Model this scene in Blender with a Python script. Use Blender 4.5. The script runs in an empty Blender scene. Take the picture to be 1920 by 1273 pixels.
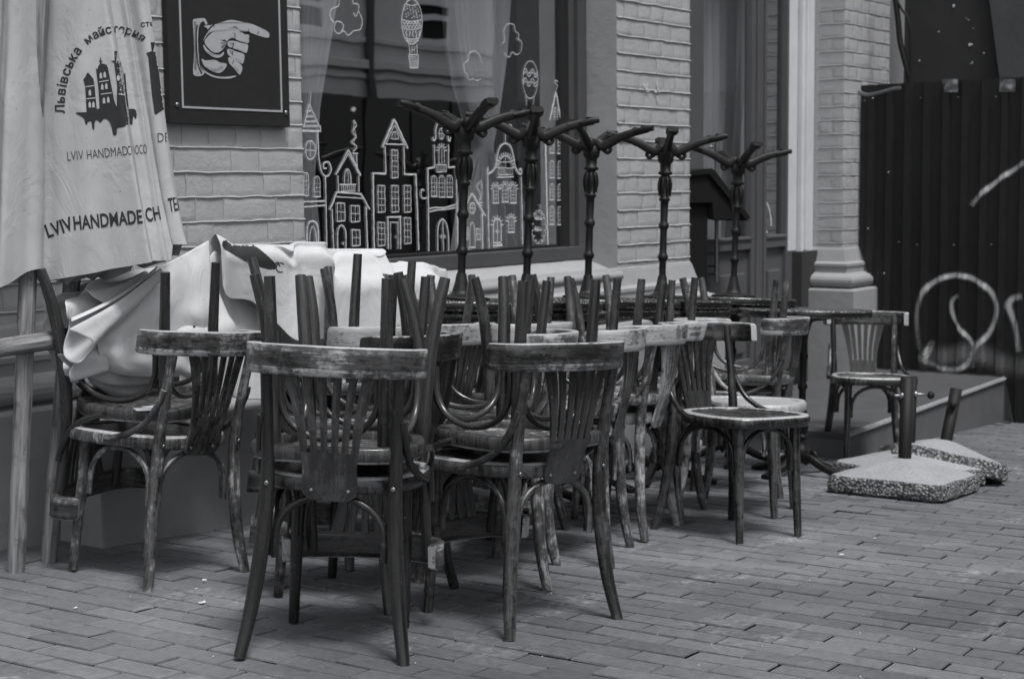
import bpy, bmesh, math, random
from mathutils import Vector, Matrix, noise
from mathutils.bvhtree import BVHTree
random.seed(7)
S = bpy.context.scene
COL = S.collection
PI = math.pi
# ---------------------------------------------------------------- camera
F = 2900.0; CXP = 960.0; CYP = 636.5
YAW = math.radians(36.6); PITCH = math.atan(291.5/2900); ROLL = 0.01
DV = Vector((math.cos(YAW), math.sin(YAW), 0)); UPV = Vector((0, 0, 1)); RV = Vector((math.sin(YAW), -math.cos(YAW), 0))
FW = DV*math.cos(PITCH) - UPV*math.sin(PITCH)
UU = UPV*math.cos(PITCH) + DV*math.sin(PITCH)
RR = RV*math.cos(ROLL) - UU*math.sin(ROLL)
UC = UU*math.cos(ROLL) + RV*math.sin(ROLL)
cam = bpy.data.cameras.new('camera'); camo = bpy.data.objects.new('camera', cam); COL.objects.link(camo)
cam.sensor_width = 36; cam.lens = 36*F/1920; cam.clip_start = 0.1; cam.clip_end = 300
camo.matrix_world = Matrix(((RR.x, UC.x, -FW.x, 0), (RR.y, UC.y, -FW.y, 0), (RR.z, UC.z, -FW.z, 0), (0, 0, 0, 1)))
cam.dof.use_dof = True; cam.dof.focus_distance = 4.5; cam.dof.aperture_fstop = 6.0
S.camera = camo
S.render.resolution_x = 1024; S.render.resolution_y = 678
# ---------------------------------------------------------------- sky, sun, exposure
SUN_EL = math.radians(66); SUN_AZ = math.radians(-112)      # direction to the sun in the XY plane, from +X
w = bpy.data.worlds.new('World'); S.world = w; w.use_nodes = True
nt = w.node_tree; nt.nodes.clear()
sky = nt.nodes.new('ShaderNodeTexSky'); sky.sky_type = 'NISHITA'; sky.sun_disc = False
sky.sun_elevation = SUN_EL; sky.sun_rotation = math.radians(90) - SUN_AZ; sky.dust_density = 3
bw = nt.nodes.new('ShaderNodeRGBToBW'); bg = nt.nodes.new('ShaderNodeBackground'); wo = nt.nodes.new('ShaderNodeOutputWorld')
tint = nt.nodes.new('ShaderNodeMix'); tint.data_type = 'RGBA'; tint.blend_type = 'MULTIPLY'; tint.inputs[0].default_value = 1
tint.inputs[7].default_value = (0.985, 0.998, 1.02, 1)
nt.links.new(sky.outputs[0], bw.inputs[0]); nt.links.new(bw.outputs[0], tint.inputs[6]); nt.links.new(tint.outputs[2], bg.inputs[0]); nt.links.new(bg.outputs[0], wo.inputs[0])
bg.inputs[1].default_value = 0.105
sl = bpy.data.lights.new('sun', 'SUN'); sl.energy = 1.5; sl.angle = math.radians(14); sl.color = (1.0, 0.985, 0.98)
so = bpy.data.objects.new('sun', sl); COL.objects.link(so)
sd = Vector((math.cos(SUN_AZ)*math.cos(SUN_EL), math.sin(SUN_AZ)*math.cos(SUN_EL), math.sin(SUN_EL)))
so.rotation_euler = sd.to_track_quat('Z', 'Y').to_euler()
S.view_settings.view_transform = 'Standard'; S.view_settings.look = 'None'; S.view_settings.gamma = 1
S.view_settings.exposure = 0.80
S.render.engine = 'CYCLES'
# ---------------------------------------------------------------- measuring helpers
H0, SX, SY = 1.02, 0.06, 0.01
def gz(x, y): return -(H0 + SX*x + SY*y)
def ray(x, y): return FW + RR*((x-CXP)/F) - UC*((y-CYP)/F)
def gp(x, y, h=0):
    v = ray(x, y); return v*(-(H0-h)/(v.z + SX*v.x + SY*v.y))
def py_(x, y, Y): v = ray(x, y); return v*(Y/v.y)
def px_(x, y, X): v = ray(x, y); return v*(X/v.x)
TILT = Vector((0, 0, 1)).rotation_difference(Vector((SX, SY, 1)).normalized()).to_matrix().to_4x4()
def stand(x, y, ang, h=0): return Matrix.Translation((x, y, gz(x, y)+h)) @ TILT @ Matrix.Rotation(math.radians(ang-90), 4, 'Z')
# ---------------------------------------------------------------- object helpers
def tag(o, label=None, cat=None, group=None, kind=None, color=None):
    if label: o['label'] = label
    if cat: o['category'] = cat
    if group: o['group'] = group
    if kind: o['kind'] = kind
    return o
WM = {}
def empty(name, label=None, cat=None, group=None, mw=None, parent=None):
    o = bpy.data.objects.new(name, None); COL.objects.link(o); o.empty_display_size = .1
    mw = mw if mw is not None else Matrix.Identity(4); o.matrix_basis = mw; WM[o.name] = mw.copy()
    if parent: o.parent = parent; o.matrix_parent_inverse = WM[parent.name].inverted()
    return tag(o, label, cat, group)
def part(mbx, name, mat, parent=None, color=None):
    """mesh given in world coordinates, linked as a child"""
    o = mbx.build(name, mat); parent = parent or bld; WM[o.name] = Matrix.Identity(4)
    o.parent = parent; o.matrix_parent_inverse = WM[parent.name].inverted()
    return o
class MB:
    def __init__(s): s.v = []; s.f = []; s.uv = []; s.sm = []; s.tone = []
    def add(s, vs, fs, uvs=None, smooth=True, tone=None):
        b = len(s.v); s.v += [tuple(p) for p in vs]
        for i, f in enumerate(fs):
            s.f.append([b+k for k in f]); s.sm.append(smooth)
            if uvs: s.uv.append([uvs[i][k] for k in range(len(f))])
            else:
                s.uv.append([(vs[k][0]+vs[k][1]*.7, vs[k][2]+vs[k][1]*.3) for k in f])
            s.tone.append(tone)
        return s
    def grid(s, rows, closed_u=False, closed_v=False, smooth=True, uvf=None, tone=None):
        n = len(rows); m = len(rows[0]); vs = [p for r in rows for p in r]; fs = []; uvs = []
        lu = [0]
        for j in range(1, m+1):
            a = Vector(rows[0][j-1]); b = Vector(rows[0][j % m]); lu.append(lu[-1]+(a-b).length)
        lv = [0]
        for i in range(1, n+1):
            a = Vector(rows[i-1][0]); b = Vector(rows[i % n][0]); lv.append(lv[-1]+(a-b).length)
        for i in range(n if closed_v else n-1):
            for j in range(m if closed_u else m-1):
                i2 = (i+1) % n; j2 = (j+1) % m
                fs.append([i*m+j, i*m+j2, i2*m+j2, i2*m+j])
                uvs.append([(lu[j], lv[i]), (lu[j+1], lv[i]), (lu[j+1], lv[i+1]), (lu[j], lv[i+1])])
        return s.add(vs, fs, uvs, smooth, tone)
    def tube(s, pts, r, n=10, caps=True, flat=None, up=None, jag=0):
        """round (or flat=(w,h) boxy-oval) bar along pts, radii r (number or list)"""
        P = [Vector(p) for p in pts]; k = len(P)
        R = r if isinstance(r, (list, tuple)) else [r]*k
        rows = []; prev = None
        for i in range(k):
            t = (P[min(i+1, k-1)] - P[max(i-1, 0)]).normalized()
            if prev is None:
                a = Vector(up) if up else (Vector((0, 0, 1)) if abs(t.z) < .8 else Vector((1, 0, 0)))
                nrm = (a - t*a.dot(t)).normalized()
            else: nrm = (prev - t*prev.dot(t)).normalized()
            prev = nrm; bn = t.cross(nrm)
            row = []
            for j in range(n):
                an = 2*PI*j/n
                if flat:
                    c, q = math.cos(an), math.sin(an); e = flat[2] if len(flat) > 2 else .35
                    cc = math.copysign(abs(c)**e, c); qq = math.copysign(abs(q)**e, q)
                    row.append(P[i] + nrm*(flat[1]*.5*cc*R[i]) + bn*(flat[0]*.5*qq*R[i]))
                else: row.append(P[i] + (nrm*math.cos(an) + bn*math.sin(an))*R[i])
            rows.append(row)
        s.grid(rows, closed_u=True)
        if caps:
            s.add(rows[0], [list(range(n))[::-1]], None, False); s.add(rows[-1], [list(range(n))], None, False)
        return s
    def lathe(s, prof, n=20, M=None, flute=None, caps=True):
        rows = []
        for (r, z) in prof:
            row = []
            for j in range(n):
                a = 2*PI*j/n; rr = r
                if flute and flute[0] <= z <= flute[1]: rr = r*(1 - .1*(j % 2))
                p = Vector((rr*math.cos(a), rr*math.sin(a), z)); row.append(M @ p if M else p)
            rows.append(row)
        s.grid(rows, closed_u=True)
        if caps:
            s.add(rows[0], [list(range(n))[::-1]], None, False); s.add(rows[-1], [list(range(n))], None, False)
        return s
    def box(s, c, d, M=None, bev=0.0, tone=None):
        x, y, z = d[0]/2, d[1]/2, d[2]/2; b = min(bev, x*.9, y*.9, z*.9)
        if b <= 0:
            vs = [Vector((sx*x+c[0], sy*y+c[1], sz*z+c[2])) for sx in (-1, 1) for sy in (-1, 1) for sz in (-1, 1)]
            fs = [[0, 1, 3, 2], [4, 6, 7, 5], [0, 4, 5, 1], [2, 3, 7, 6], [0, 2, 6, 4], [1, 5, 7, 3]]
        else:
            bm = bmesh.new(); bmesh.ops.create_cube(bm, size=1)
            for v in bm.verts: v.co = Vector((v.co.x*2*x, v.co.y*2*y, v.co.z*2*z))
            bmesh.ops.bevel(bm, geom=bm.edges[:], offset=b, segments=2, affect='EDGES', profile=.6)
            bm.verts.index_update()
            vs = [v.co + Vector(c) for v in bm.verts]; fs = [[v.index for v in f.verts] for f in bm.faces]; bm.free()
        if M: vs = [M @ v for v in vs]
        return s.add(vs, fs, None, False, tone)
    def poly(s, pts, thick, nrm, both=True):
        """flat outline (3D points) given thickness along nrm"""
        n = len(pts); nrm = Vector(nrm)
        a = [Vector(p) for p in pts]; b = [p + nrm*thick for p in a]
        s.add(a+b, [list(range(n))[::-1], [n+i for i in range(n)]] + [[i, (i+1) % n, n+(i+1) % n, n+i] for i in range(n)], None, False)
        return s
    def build(s, name, mat, parent=None, mw=None):
        me = bpy.data.meshes.new(name); me.from_pydata(s.v, [], s.f); me.materials.append(mat)
        uvl = me.uv_layers.new(name='UVMap'); k = 0
        flat = []
        for f in s.uv:
            for q in f: flat += [q[0], q[1]]
        uvl.data.foreach_set('uv', flat)
        me.polygons.foreach_set('use_smooth', s.sm)
        if any(t is not None for t in s.tone):
            at = me.attributes.new('tone', 'FLOAT', 'FACE'); at.data.foreach_set('value', [t or 0 for t in s.tone])
        me.update()
        o = bpy.data.objects.new(name, me); COL.objects.link(o)
        if parent: o.parent = parent
        if mw is not None: o.matrix_world = mw
        return o
def crom(pts, n, closed=False):
    P = [Vector(p) for p in pts]; k = len(P); out = []
    segs = k if closed else k-1
    for i in range(segs):
        if closed: a, b, c, d = P[(i-1) % k], P[i], P[(i+1) % k], P[(i+2) % k]
        else: a, b, c, d = P[max(i-1, 0)], P[i], P[i+1], P[min(i+2, k-1)]
        for j in range(n):
            t = j/n
            out.append(.5*((2*b) + (c-a)*t + (2*a-5*b+4*c-d)*t*t + (3*b-a-3*c+d)*t**3))
    if not closed: out.append(P[-1])
    return out
def copy_tree(o, parent=None):
    c = o.copy(); COL.objects.link(c)
    if parent: c.parent = parent
    for ch in list(o.children): copy_tree(ch, c)
    return c
# ---------------------------------------------------------------- materials
def gcol(v): return (v*.99, v*.996, v*1.012, 1)
class Mat:
    def __init__(s, name):
        s.m = bpy.data.materials.new(name); s.m.use_nodes = True; s.t = s.m.node_tree; s.b = s.t.nodes['Principled BSDF']
    def n(s, typ, **kw):
        nd = s.t.nodes.new(typ)
        for k, v in kw.items():
            if k.startswith('i_'): nd.inputs[int(k[2:]) if k[2:].isdigit() else k[2:].replace('_', ' ')].default_value = v
            else: setattr(nd, k, v)
        return nd
    def l(s, a, b): s.t.links.new(a, b)
    def math(s, op, a, b=None, clamp=False):
        nd = s.n('ShaderNodeMath', operation=op, use_clamp=clamp)
        for i, q in enumerate((a, b)):
            if q is None: continue
            if isinstance(q, (int, float)): nd.inputs[i].default_value = q
            else: s.l(q, nd.inputs[i])
        return nd.outputs[0]
    def coord(s, kind='Object', scale=(1, 1, 1), rnd=False):
        tc = s.n('ShaderNodeTexCoord'); mp = s.n('ShaderNodeMapping'); mp.inputs['Scale'].default_value = scale
        s.l(tc.outputs[kind], mp.inputs[0])
        if rnd:
            oi = s.n('ShaderNodeObjectInfo'); m = s.math('MULTIPLY', oi.outputs['Random'], 37.0)
            s.l(m, mp.inputs['Location'])
        return mp.outputs[0]
    def noise(s, vec, scale, detail=5, rough=.6, dist=0):
        nd = s.n('ShaderNodeTexNoise', i_Scale=scale, i_Detail=detail, i_Roughness=rough, i_Distortion=dist)
        if vec is not None: s.l(vec, nd.inputs['Vector'])
        return nd.outputs['Fac']
    def ramp(s, fac, stops):
        nd = s.n('ShaderNodeValToRGB'); cr = nd.color_ramp
        while len(cr.elements) < len(stops): cr.elements.new(.5)
        for e, (p, c) in zip(cr.elements, stops):
            e.position = p; e.color = gcol(c) if not isinstance(c, tuple) else c
        s.l(fac, nd.inputs[0]); return nd.outputs[0]
    def map(s, fac, a, b, c=0, d=1):
        nd = s.n('ShaderNodeMapRange'); s.l(fac, nd.inputs[0])
        for i, q in zip((1, 2, 3, 4), (a, b, c, d)): nd.inputs[i].default_value = q
        return nd.outputs[0]
    def mix(s, fac, a, b, mode='MIX'):
        nd = s.n('ShaderNodeMix', data_type='RGBA', blend_type=mode)
        for i, q in zip((0, 6, 7), (fac, a, b)):
            if isinstance(q, (int, float)): nd.inputs[i].default_value = q if i == 0 else gcol(q)
            elif isinstance(q, tuple): nd.inputs[i].default_value = q
            else: s.l(q, nd.inputs[i])
        return nd.outputs[2]
    def bump(s, h, strength=.3, dist=.01, prev=None):
        nd = s.n('ShaderNodeBump', i_Strength=strength, i_Distance=dist); s.l(h, nd.inputs['Height'])
        if prev is not None: s.l(prev, nd.inputs['Normal'])
        return nd.outputs[0]
    def out(s, color=None, rough=None, normal=None, spec=None, metal=None):
        for key, q in (('Base Color', color), ('Roughness', rough), ('Normal', normal), ('Specular IOR Level', spec), ('Metallic', metal)):
            if q is None: continue
            if isinstance(q, (int, float)): s.b.inputs[key].default_value = gcol(q) if key == 'Base Color' else q
            else: s.l(q, s.b.inputs[key])
        return s.m
def m_wood():
    m = Mat('worn_wood'); uv = m.coord('UV', (70, 5, 1), True); ob = m.coord('Object', (1, 1, 1), True)
    st = m.noise(uv, 1.0, 6, .7); fine = m.noise(m.coord('UV', (420, 16, 1), True), 1.0, 4, .75)
    pt = m.noise(ob, 6, 7, .68, .6); pt2 = m.noise(ob, 34, 6, .72)
    ta = m.n('ShaderNodeAttribute', attribute_name='tone'); pn = ta.outputs['Fac']
    oi = m.n('ShaderNodeObjectInfo'); sep = m.n('ShaderNodeSeparateColor'); m.l(oi.outputs['Color'], sep.inputs[0])
    tone, wear = sep.outputs[0], sep.outputs[1]
    a = m.math('ADD', m.math('MULTIPLY', pt, .50), m.math('MULTIPLY', st, .30))
    a = m.math('ADD', a, m.math('MULTIPLY', fine, .20))
    a = m.math('ADD', a, m.math('MULTIPLY', m.math('SUBTRACT', pt2, .5), .35))
    a = m.math('ADD', a, m.math('SUBTRACT', wear, .5)); a = m.math('ADD', a, m.math('MULTIPLY', pn, m.map(pt2, .3, .6, .5, 1.1)))
    mask = m.map(a, .475, .625); scuff = m.map(a, .60, .69)
    cmb = m.n('ShaderNodeCombineColor'); [m.l(tone, cmb.inputs[i]) for i in range(3)]
    dark = m.mix(1, m.mix(m.map(st, .3, .7), .008, .042), cmb.outputs[0], 'MULTIPLY')
    mid = m.mix(m.map(fine, .3, .7), .055, .13); light = m.mix(m.map(fine, .3, .7), .24, .52)
    c = m.mix(mask, dark, mid); c = m.mix(scuff, c, light)
    chips = m.map(m.noise(ob, 85, 3, .8), .69, .73, 0, .7); c = m.mix(chips, c, .38)
    dirt = m.map(pt2, .62, .72, 0, .7); c = m.mix(dirt, c, .015)
    hgt = m.math('ADD', m.math('MULTIPLY', fine, .5), m.math('MULTIPLY', pt2, .6))
    rg = m.math('ADD', m.map(st, .2, .8, .16, .36), m.math('MULTIPLY', mask, .16))
    return m.out(c, rg, m.bump(hgt, .35, .002), .6)
def m_plaster(name, base, var=.25, bscale=1.0, rough=.85):
    m = Mat(name); ob = m.coord('Object'); n1 = m.noise(ob, 2.2, 6, .6); n2 = m.noise(ob, 22*bscale, 6, .65); n3 = m.noise(ob, 90, 4, .7)
    c = m.mix(n1, base*(1-var), base*(1+var)); c = m.mix(m.map(n2, .35, .75, 0, .35), c, base*.72)
    sp = m.map(n3, .68, .78, 0, .5); c = m.mix(sp, c, base*.5)
    h = m.math('ADD', m.math('MULTIPLY', n2, .75), m.math('MULTIPLY', n3, .25))
    return m.out(c, rough, m.bump(h, .6, .009), .3)
def m_paver():
    m = Mat('clay_pavers'); at = m.n('ShaderNodeAttribute', attribute_name='tone'); ob = m.coord('Object')
    n1 = m.noise(ob, 1.3, 5, .6); n2 = m.noise(ob, 40, 6, .7); n3 = m.noise(ob, 260, 3, .7)
    c = m.mix(at.outputs['Fac'], .098, .178)
    c = m.mix(1, c, m.mix(m.map(n1, .3, .7), .80, 1.22), 'MULTIPLY')
    c = m.mix(1, c, m.mix(m.map(n2, .3, .7), .78, 1.2), 'MULTIPLY')
    c = m.mix(m.map(n3, .64, .74, 0, .5), c, .055)
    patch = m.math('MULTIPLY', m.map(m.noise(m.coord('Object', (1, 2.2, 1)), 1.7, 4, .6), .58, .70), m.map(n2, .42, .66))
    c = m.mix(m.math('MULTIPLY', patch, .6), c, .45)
    big = m.noise(m.coord('Object', (.8, .8, .8)), .9, 3, .5); c = m.mix(1, c, m.mix(m.map(big, .35, .65), .78, 1.22), 'MULTIPLY')
    st = m.map(m.noise(ob, 5.5, 7, .7, .5), .57, .68, 0, .55); c = m.mix(st, c, .07)
    return m.out(c, m.map(n2, .3, .7, .62, .86), m.bump(m.math('ADD', n2, m.math('MULTIPLY', n3, .5)), .5, .004), .35)
def m_simple(name, v, rough=.6, metal=0, nscale=20, var=.3, bump=.2, spec=.4):
    m = Mat(name); ob = m.coord('Object', rnd=True); n1 = m.noise(ob, nscale, 6, .65); n2 = m.noise(ob, nscale*.15, 4, .6)
    c = m.mix(n1, v*(1-var), v*(1+var)); c = m.mix(1, c, m.mix(n2, .8, 1.2), 'MULTIPLY')
    return m.out(c, rough, m.bump(n1, bump, .003), spec, metal)
def m_fabric(name, v):
    m = Mat(name); ob = m.coord('Object'); n1 = m.noise(ob, 3, 5, .6, .3); n2 = m.noise(ob, 14, 6, .65, .8); n3 = m.noise(ob, 500, 2, .5)
    c = m.mix(m.map(n1, .35, .7), v*1.05, v*.88); c = m.mix(m.map(n2, .55, .8, 0, .35), c, v*.6)
    sp = m.map(m.noise(ob, 55, 2, .5), .73, .77, 0, .6); c = m.mix(sp, c, v*.35)
    wr = m.noise(m.coord('Object', (1, 1, .6)), 9, 5, .6, 1.2)
    return m.out(c, .9, m.bump(n3, .25, .0008, m.bump(wr, .55, .012)), .2)
def m_castiron():
    m = Mat('cast_iron'); ob = m.coord('Object', rnd=True); n1 = m.noise(ob, 60, 5, .6); n2 = m.noise(ob, 9, 5, .6)
    c = m.mix(m.map(n2, .5, .75), .008, .022); c = m.mix(m.map(n1, .68, .75, 0, .5), c, .10)
    return m.out(c, .5, m.bump(n1, .5, .004), .35)
def m_tabletop():
    m = Mat('black_tabletop'); ob = m.coord('Object', rnd=True); n1 = m.noise(ob, 12, 6, .65); n2 = m.noise(ob, 120, 4, .7)
    ta = m.n('ShaderNodeAttribute', attribute_name='tone'); pn = ta.outputs['Fac']
    e = m.math('MULTIPLY', pn, m.map(n2, .50, .62, 0, .8)); c = m.mix(n1, .008, .02); c = m.mix(m.map(n2, .74, .78), c, .5); c = m.mix(e, c, .42)
    return m.out(c, m.map(n1, .3, .7, .14, .34), m.bump(n1, .08, .003), .65)
def m_concrete():
    m = Mat('cast_concrete'); ob = m.coord('Object', rnd=True); n1 = m.noise(ob, 5, 6, .6); n2 = m.noise(ob, 60, 6, .7)
    v = m.n('ShaderNodeTexVoronoi', i_Scale=38.0); m.l(ob, v.inputs['Vector'])
    pit = m.map(v.outputs['Distance'], .08, .16, 1, 0); pit = m.math('MULTIPLY', pit, m.map(n1, .5, .56))
    c = m.mix(n1, .22, .38); c = m.mix(1, c, m.mix(m.map(n2, .3, .7), .8, 1.15), 'MULTIPLY'); c = m.mix(m.math('MULTIPLY', pit, .7), c, .05)
    return m.out(c, .85, m.bump(n2, .5, .004), .3)
def m_aggregate():
    m = Mat('broken_aggregate'); ob = m.coord('Object', rnd=True)
    v = m.n('ShaderNodeTexVoronoi', i_Scale=75.0); m.l(ob, v.inputs['Vector']); n2 = m.noise(ob, 200, 3, .7)
    bwv = m.n('ShaderNodeRGBToBW'); m.l(v.outputs['Color'], bwv.inputs[0])
    c = m.mix(m.map(bwv.outputs[0], .2, .8), .12, .34); c = m.mix(m.map(v.outputs['Distance'], .35, .7), c, .05)
    return m.out(c, .8, m.bump(m.math('SUBTRACT', 1, v.outputs['Distance']), .8, .01), .3)
def m_bamboo():
    m = Mat('weathered_pole'); uv = m.coord('UV', (60, 2.5, 1)); n1 = m.noise(uv, 1, 6, .7); n2 = m.noise(m.coord('Object'), 9, 5, .6)
    sp_ = m.noise(m.coord('UV', (16, 4, 1)), 1, 6, .75); c = m.mix(m.map(n1, .35, .65), .08, .36); c = m.mix(m.map(n2, .54, .66, 0, .8), c, .06); c = m.mix(m.map(sp_, .60, .68, 0, .8), c, .04)
    return m.out(c, .75, m.bump(n1, .9, .006), .3)
def m_glass(name, refl, tintv=.8):
    m = Mat(name); t = m.t; t.nodes.remove(m.b); out = t.nodes['Material Output']
    tr = m.n('ShaderNodeBsdfTransparent'); tr.inputs[0].default_value = gcol(tintv); gl = m.n('ShaderNodeBsdfGlossy', i_Roughness=.01); gl.inputs[0].default_value = gcol(.95)
    nz = m.noise(m.coord('Object', (1, 1, .6)), 2.2, 2, .5); bp = m.bump(nz, .06, .02); m.l(bp, gl.inputs['Normal'])
    mx = m.n('ShaderNodeMixShader'); mx.inputs[0].default_value = refl; m.l(tr.outputs[0], mx.inputs[1]); m.l(gl.outputs[0], mx.inputs[2]); m.l(mx.outputs[0], out.inputs[0])
    return m.m
def m_alpha(name, v, use_attr=True, amax=.9, nscale=60, lo=.25, hi=.5):
    m = Mat(name); at = m.n('ShaderNodeAttribute', attribute_name='alpha'); nz = m.noise(m.coord('Object'), nscale, 4, .7)
    a = m.map(nz, lo, hi, .45, 1)
    if use_attr: a = m.math('MULTIPLY', a, at.outputs['Fac'])
    a = m.math('MULTIPLY', a, amax); m.l(a, m.b.inputs['Alpha'])
    return m.out(v, .7)
def m_sheer():
    m = Mat('sheer_curtain'); n = m.noise(m.coord('Object', (14, 14, .7)), 1, 3, .5); m.l(m.map(n, .3, .7, .72, 1.0), m.b.inputs['Alpha'])
    return m.out(.9, .9)
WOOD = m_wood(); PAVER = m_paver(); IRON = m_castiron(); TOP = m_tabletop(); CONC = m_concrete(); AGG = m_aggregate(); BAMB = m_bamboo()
BRICKP = m_plaster('painted_brick', .42, .16, 1.5); PLASTER = m_plaster('painted_plaster', .34, .10, .6); STONE = m_plaster('painted_plinth', .33, .12, .7)
DARKPL = m_plaster('dark_plinth', .045, .3, 1.0)
FAB1 = m_fabric('canopy_fabric', .45); FAB2 = m_fabric('pale_canopy_fabric', .56)
BLKMET = m_simple('black_sheet_metal', .015, .42, .0, 9, .5, .22, .5)
STEEL = m_simple('black_painted_steel', .010, .6, 0, 40, .3, .2, .3)
DOORP = m_simple('grey_door_paint', .095, .45, 0, 8, .15, .05, .4)
FRAMEP = m_simple('grey_frame_paint', .07, .5, 0, 18, .2, .1, .4)
FRAMED = m_simple('dark_frame_paint', .018, .5, 0, 18, .2, .1, .4)
WHITEP = m_simple('white_casing_paint', .62, .55, 0, 12, .1, .08, .4)
CHROME = m_simple('brushed_metal', .30, .38, .9, 30, .1, .05, .5)
SIGNB = m_simple('dark_sign_board', .022, .6, 0, 60, .35, .15, .3)
CHALK = m_simple('light_sign_paint', .40, .8, 0, 140, .18, .1, .2)
CHALKD = m_simple('sign_ink', .018, .7, 0, 60, .2, .1, .2)
INK = m_simple('dark_print', .035, .85, 0, 50, .2, .05, .2)
WPAINT = m_alpha('white_window_paint', .75, False, .88, 90, .25, .5)
SPRAY = m_alpha('white_spray_paint', .6, True, .85, 120, .2, .45)
SCRATCH = m_simple('white_scratch', .6, .8, 0, 60, .2, .1, .2)
ROOM = m_simple('dark_room', .02, .9, 0, 5, .3, .05, .2)
TREAD = m_simple('worn_tread', .075, .7, 0, 6, .35, .25, .3)
RISER = m_simple('platform_riser', .115, .7, 0, 5, .35, .25, .3)
GLASS = m_glass('window_glass', .60, .95); DGLASS = m_glass('door_glass', .5, .85)
SHEER = m_sheer()
FACADE = m_plaster('far_facade', .60, .08, .4)
# ================================================================= GROUND
mb = MB(); mb.add([(-20, -30, gz(-20, -30)-.02), (60, -30, gz(60, -30)-.02), (60, 30, gz(60, 30)-.02), (-20, 30, gz(-20, 30)-.02)], [[0, 1, 2, 3]], None, False)
tag(mb.build('ground', m_simple('asphalt', .06, .9, 0, 30, .3, .3, .3)), kind='structure')
mb = MB(); mb.add([(.2, -3, gz(.2, -3)-.011), (15, -3, gz(15, -3)-.011), (15, 4.9, gz(15, 4.9)-.011), (.2, 4.9, gz(.2, 4.9)-.011)], [[0, 1, 2, 3]], None, False)
tag(mb.build('pavement_bed', m_simple('joint_sand', .022, .95, 0, 80, .4, .4, .2)), kind='structure')
mb = MB(); rr = random.Random(3)
A4 = math.radians(4); U = Vector((math.cos(A4), math.sin(A4), 0)); V = Vector((math.sin(A4), -math.cos(A4), 0))
O = Vector((2.397, 3.36, 0)); PW, PL = .0965, .236
for i in range(-24, 130):
    off = (.5 if i % 2 else 0)*PL + rr.uniform(-.006, .006)
    for j in range(-20, 34):
        c = O + U*(i*PW) + V*(j*PL - off)
        cc = c + U*PW*.5 + V*PL*.5
        z = gz(cc.x, cc.y); dep = Vector((cc.x, cc.y, z)).dot(FW)
        if dep < 1.2 or cc.y > 4.66 or cc.y < -2.6: continue
        if cc.x > 8.0 and cc.y > 3.68: continue
        p = Vector((cc.x, cc.y, z)); X = CXP + F*p.dot(RR)/dep; Y = CYP - F*p.dot(UC)/dep
        if X < -900 or X > 2800 or Y > 1900: continue
        dz = rr.gauss(0, .0013); tx = rr.gauss(0, .007); ty = rr.gauss(0, .010); tw = rr.gauss(0, .006)
        g = .0027 + abs(rr.gauss(0, .0011)); b = .0016
        tone = min(1, max(0, rr.gauss(.5, .17)))
        vs = []
        for (ins, dn) in ((g, -.0045), (g+b, 0)):
            for (a, q) in ((0, 0), (1, 0), (1, 1), (0, 1)):
                u = (PW-2*ins)*(a-.5); v = (PL-2*ins)*(q-.5)
                k = cc + U*(u - v*tw) + V*(v + u*tw) + Vector((rr.uniform(-.0008, .0008), rr.uniform(-.0008, .0008), 0))
                vs.append((k.x, k.y, gz(k.x, k.y) + dz + u*tx + v*ty*.6 + dn))
        mb.add(vs, [[4, 5, 6, 7]] + [[k, (k+1) % 4, 4+(k+1) % 4, 4+k] for k in range(4)], None, False, tone)
tag(mb.build('pavement', PAVER), kind='structure')
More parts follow.
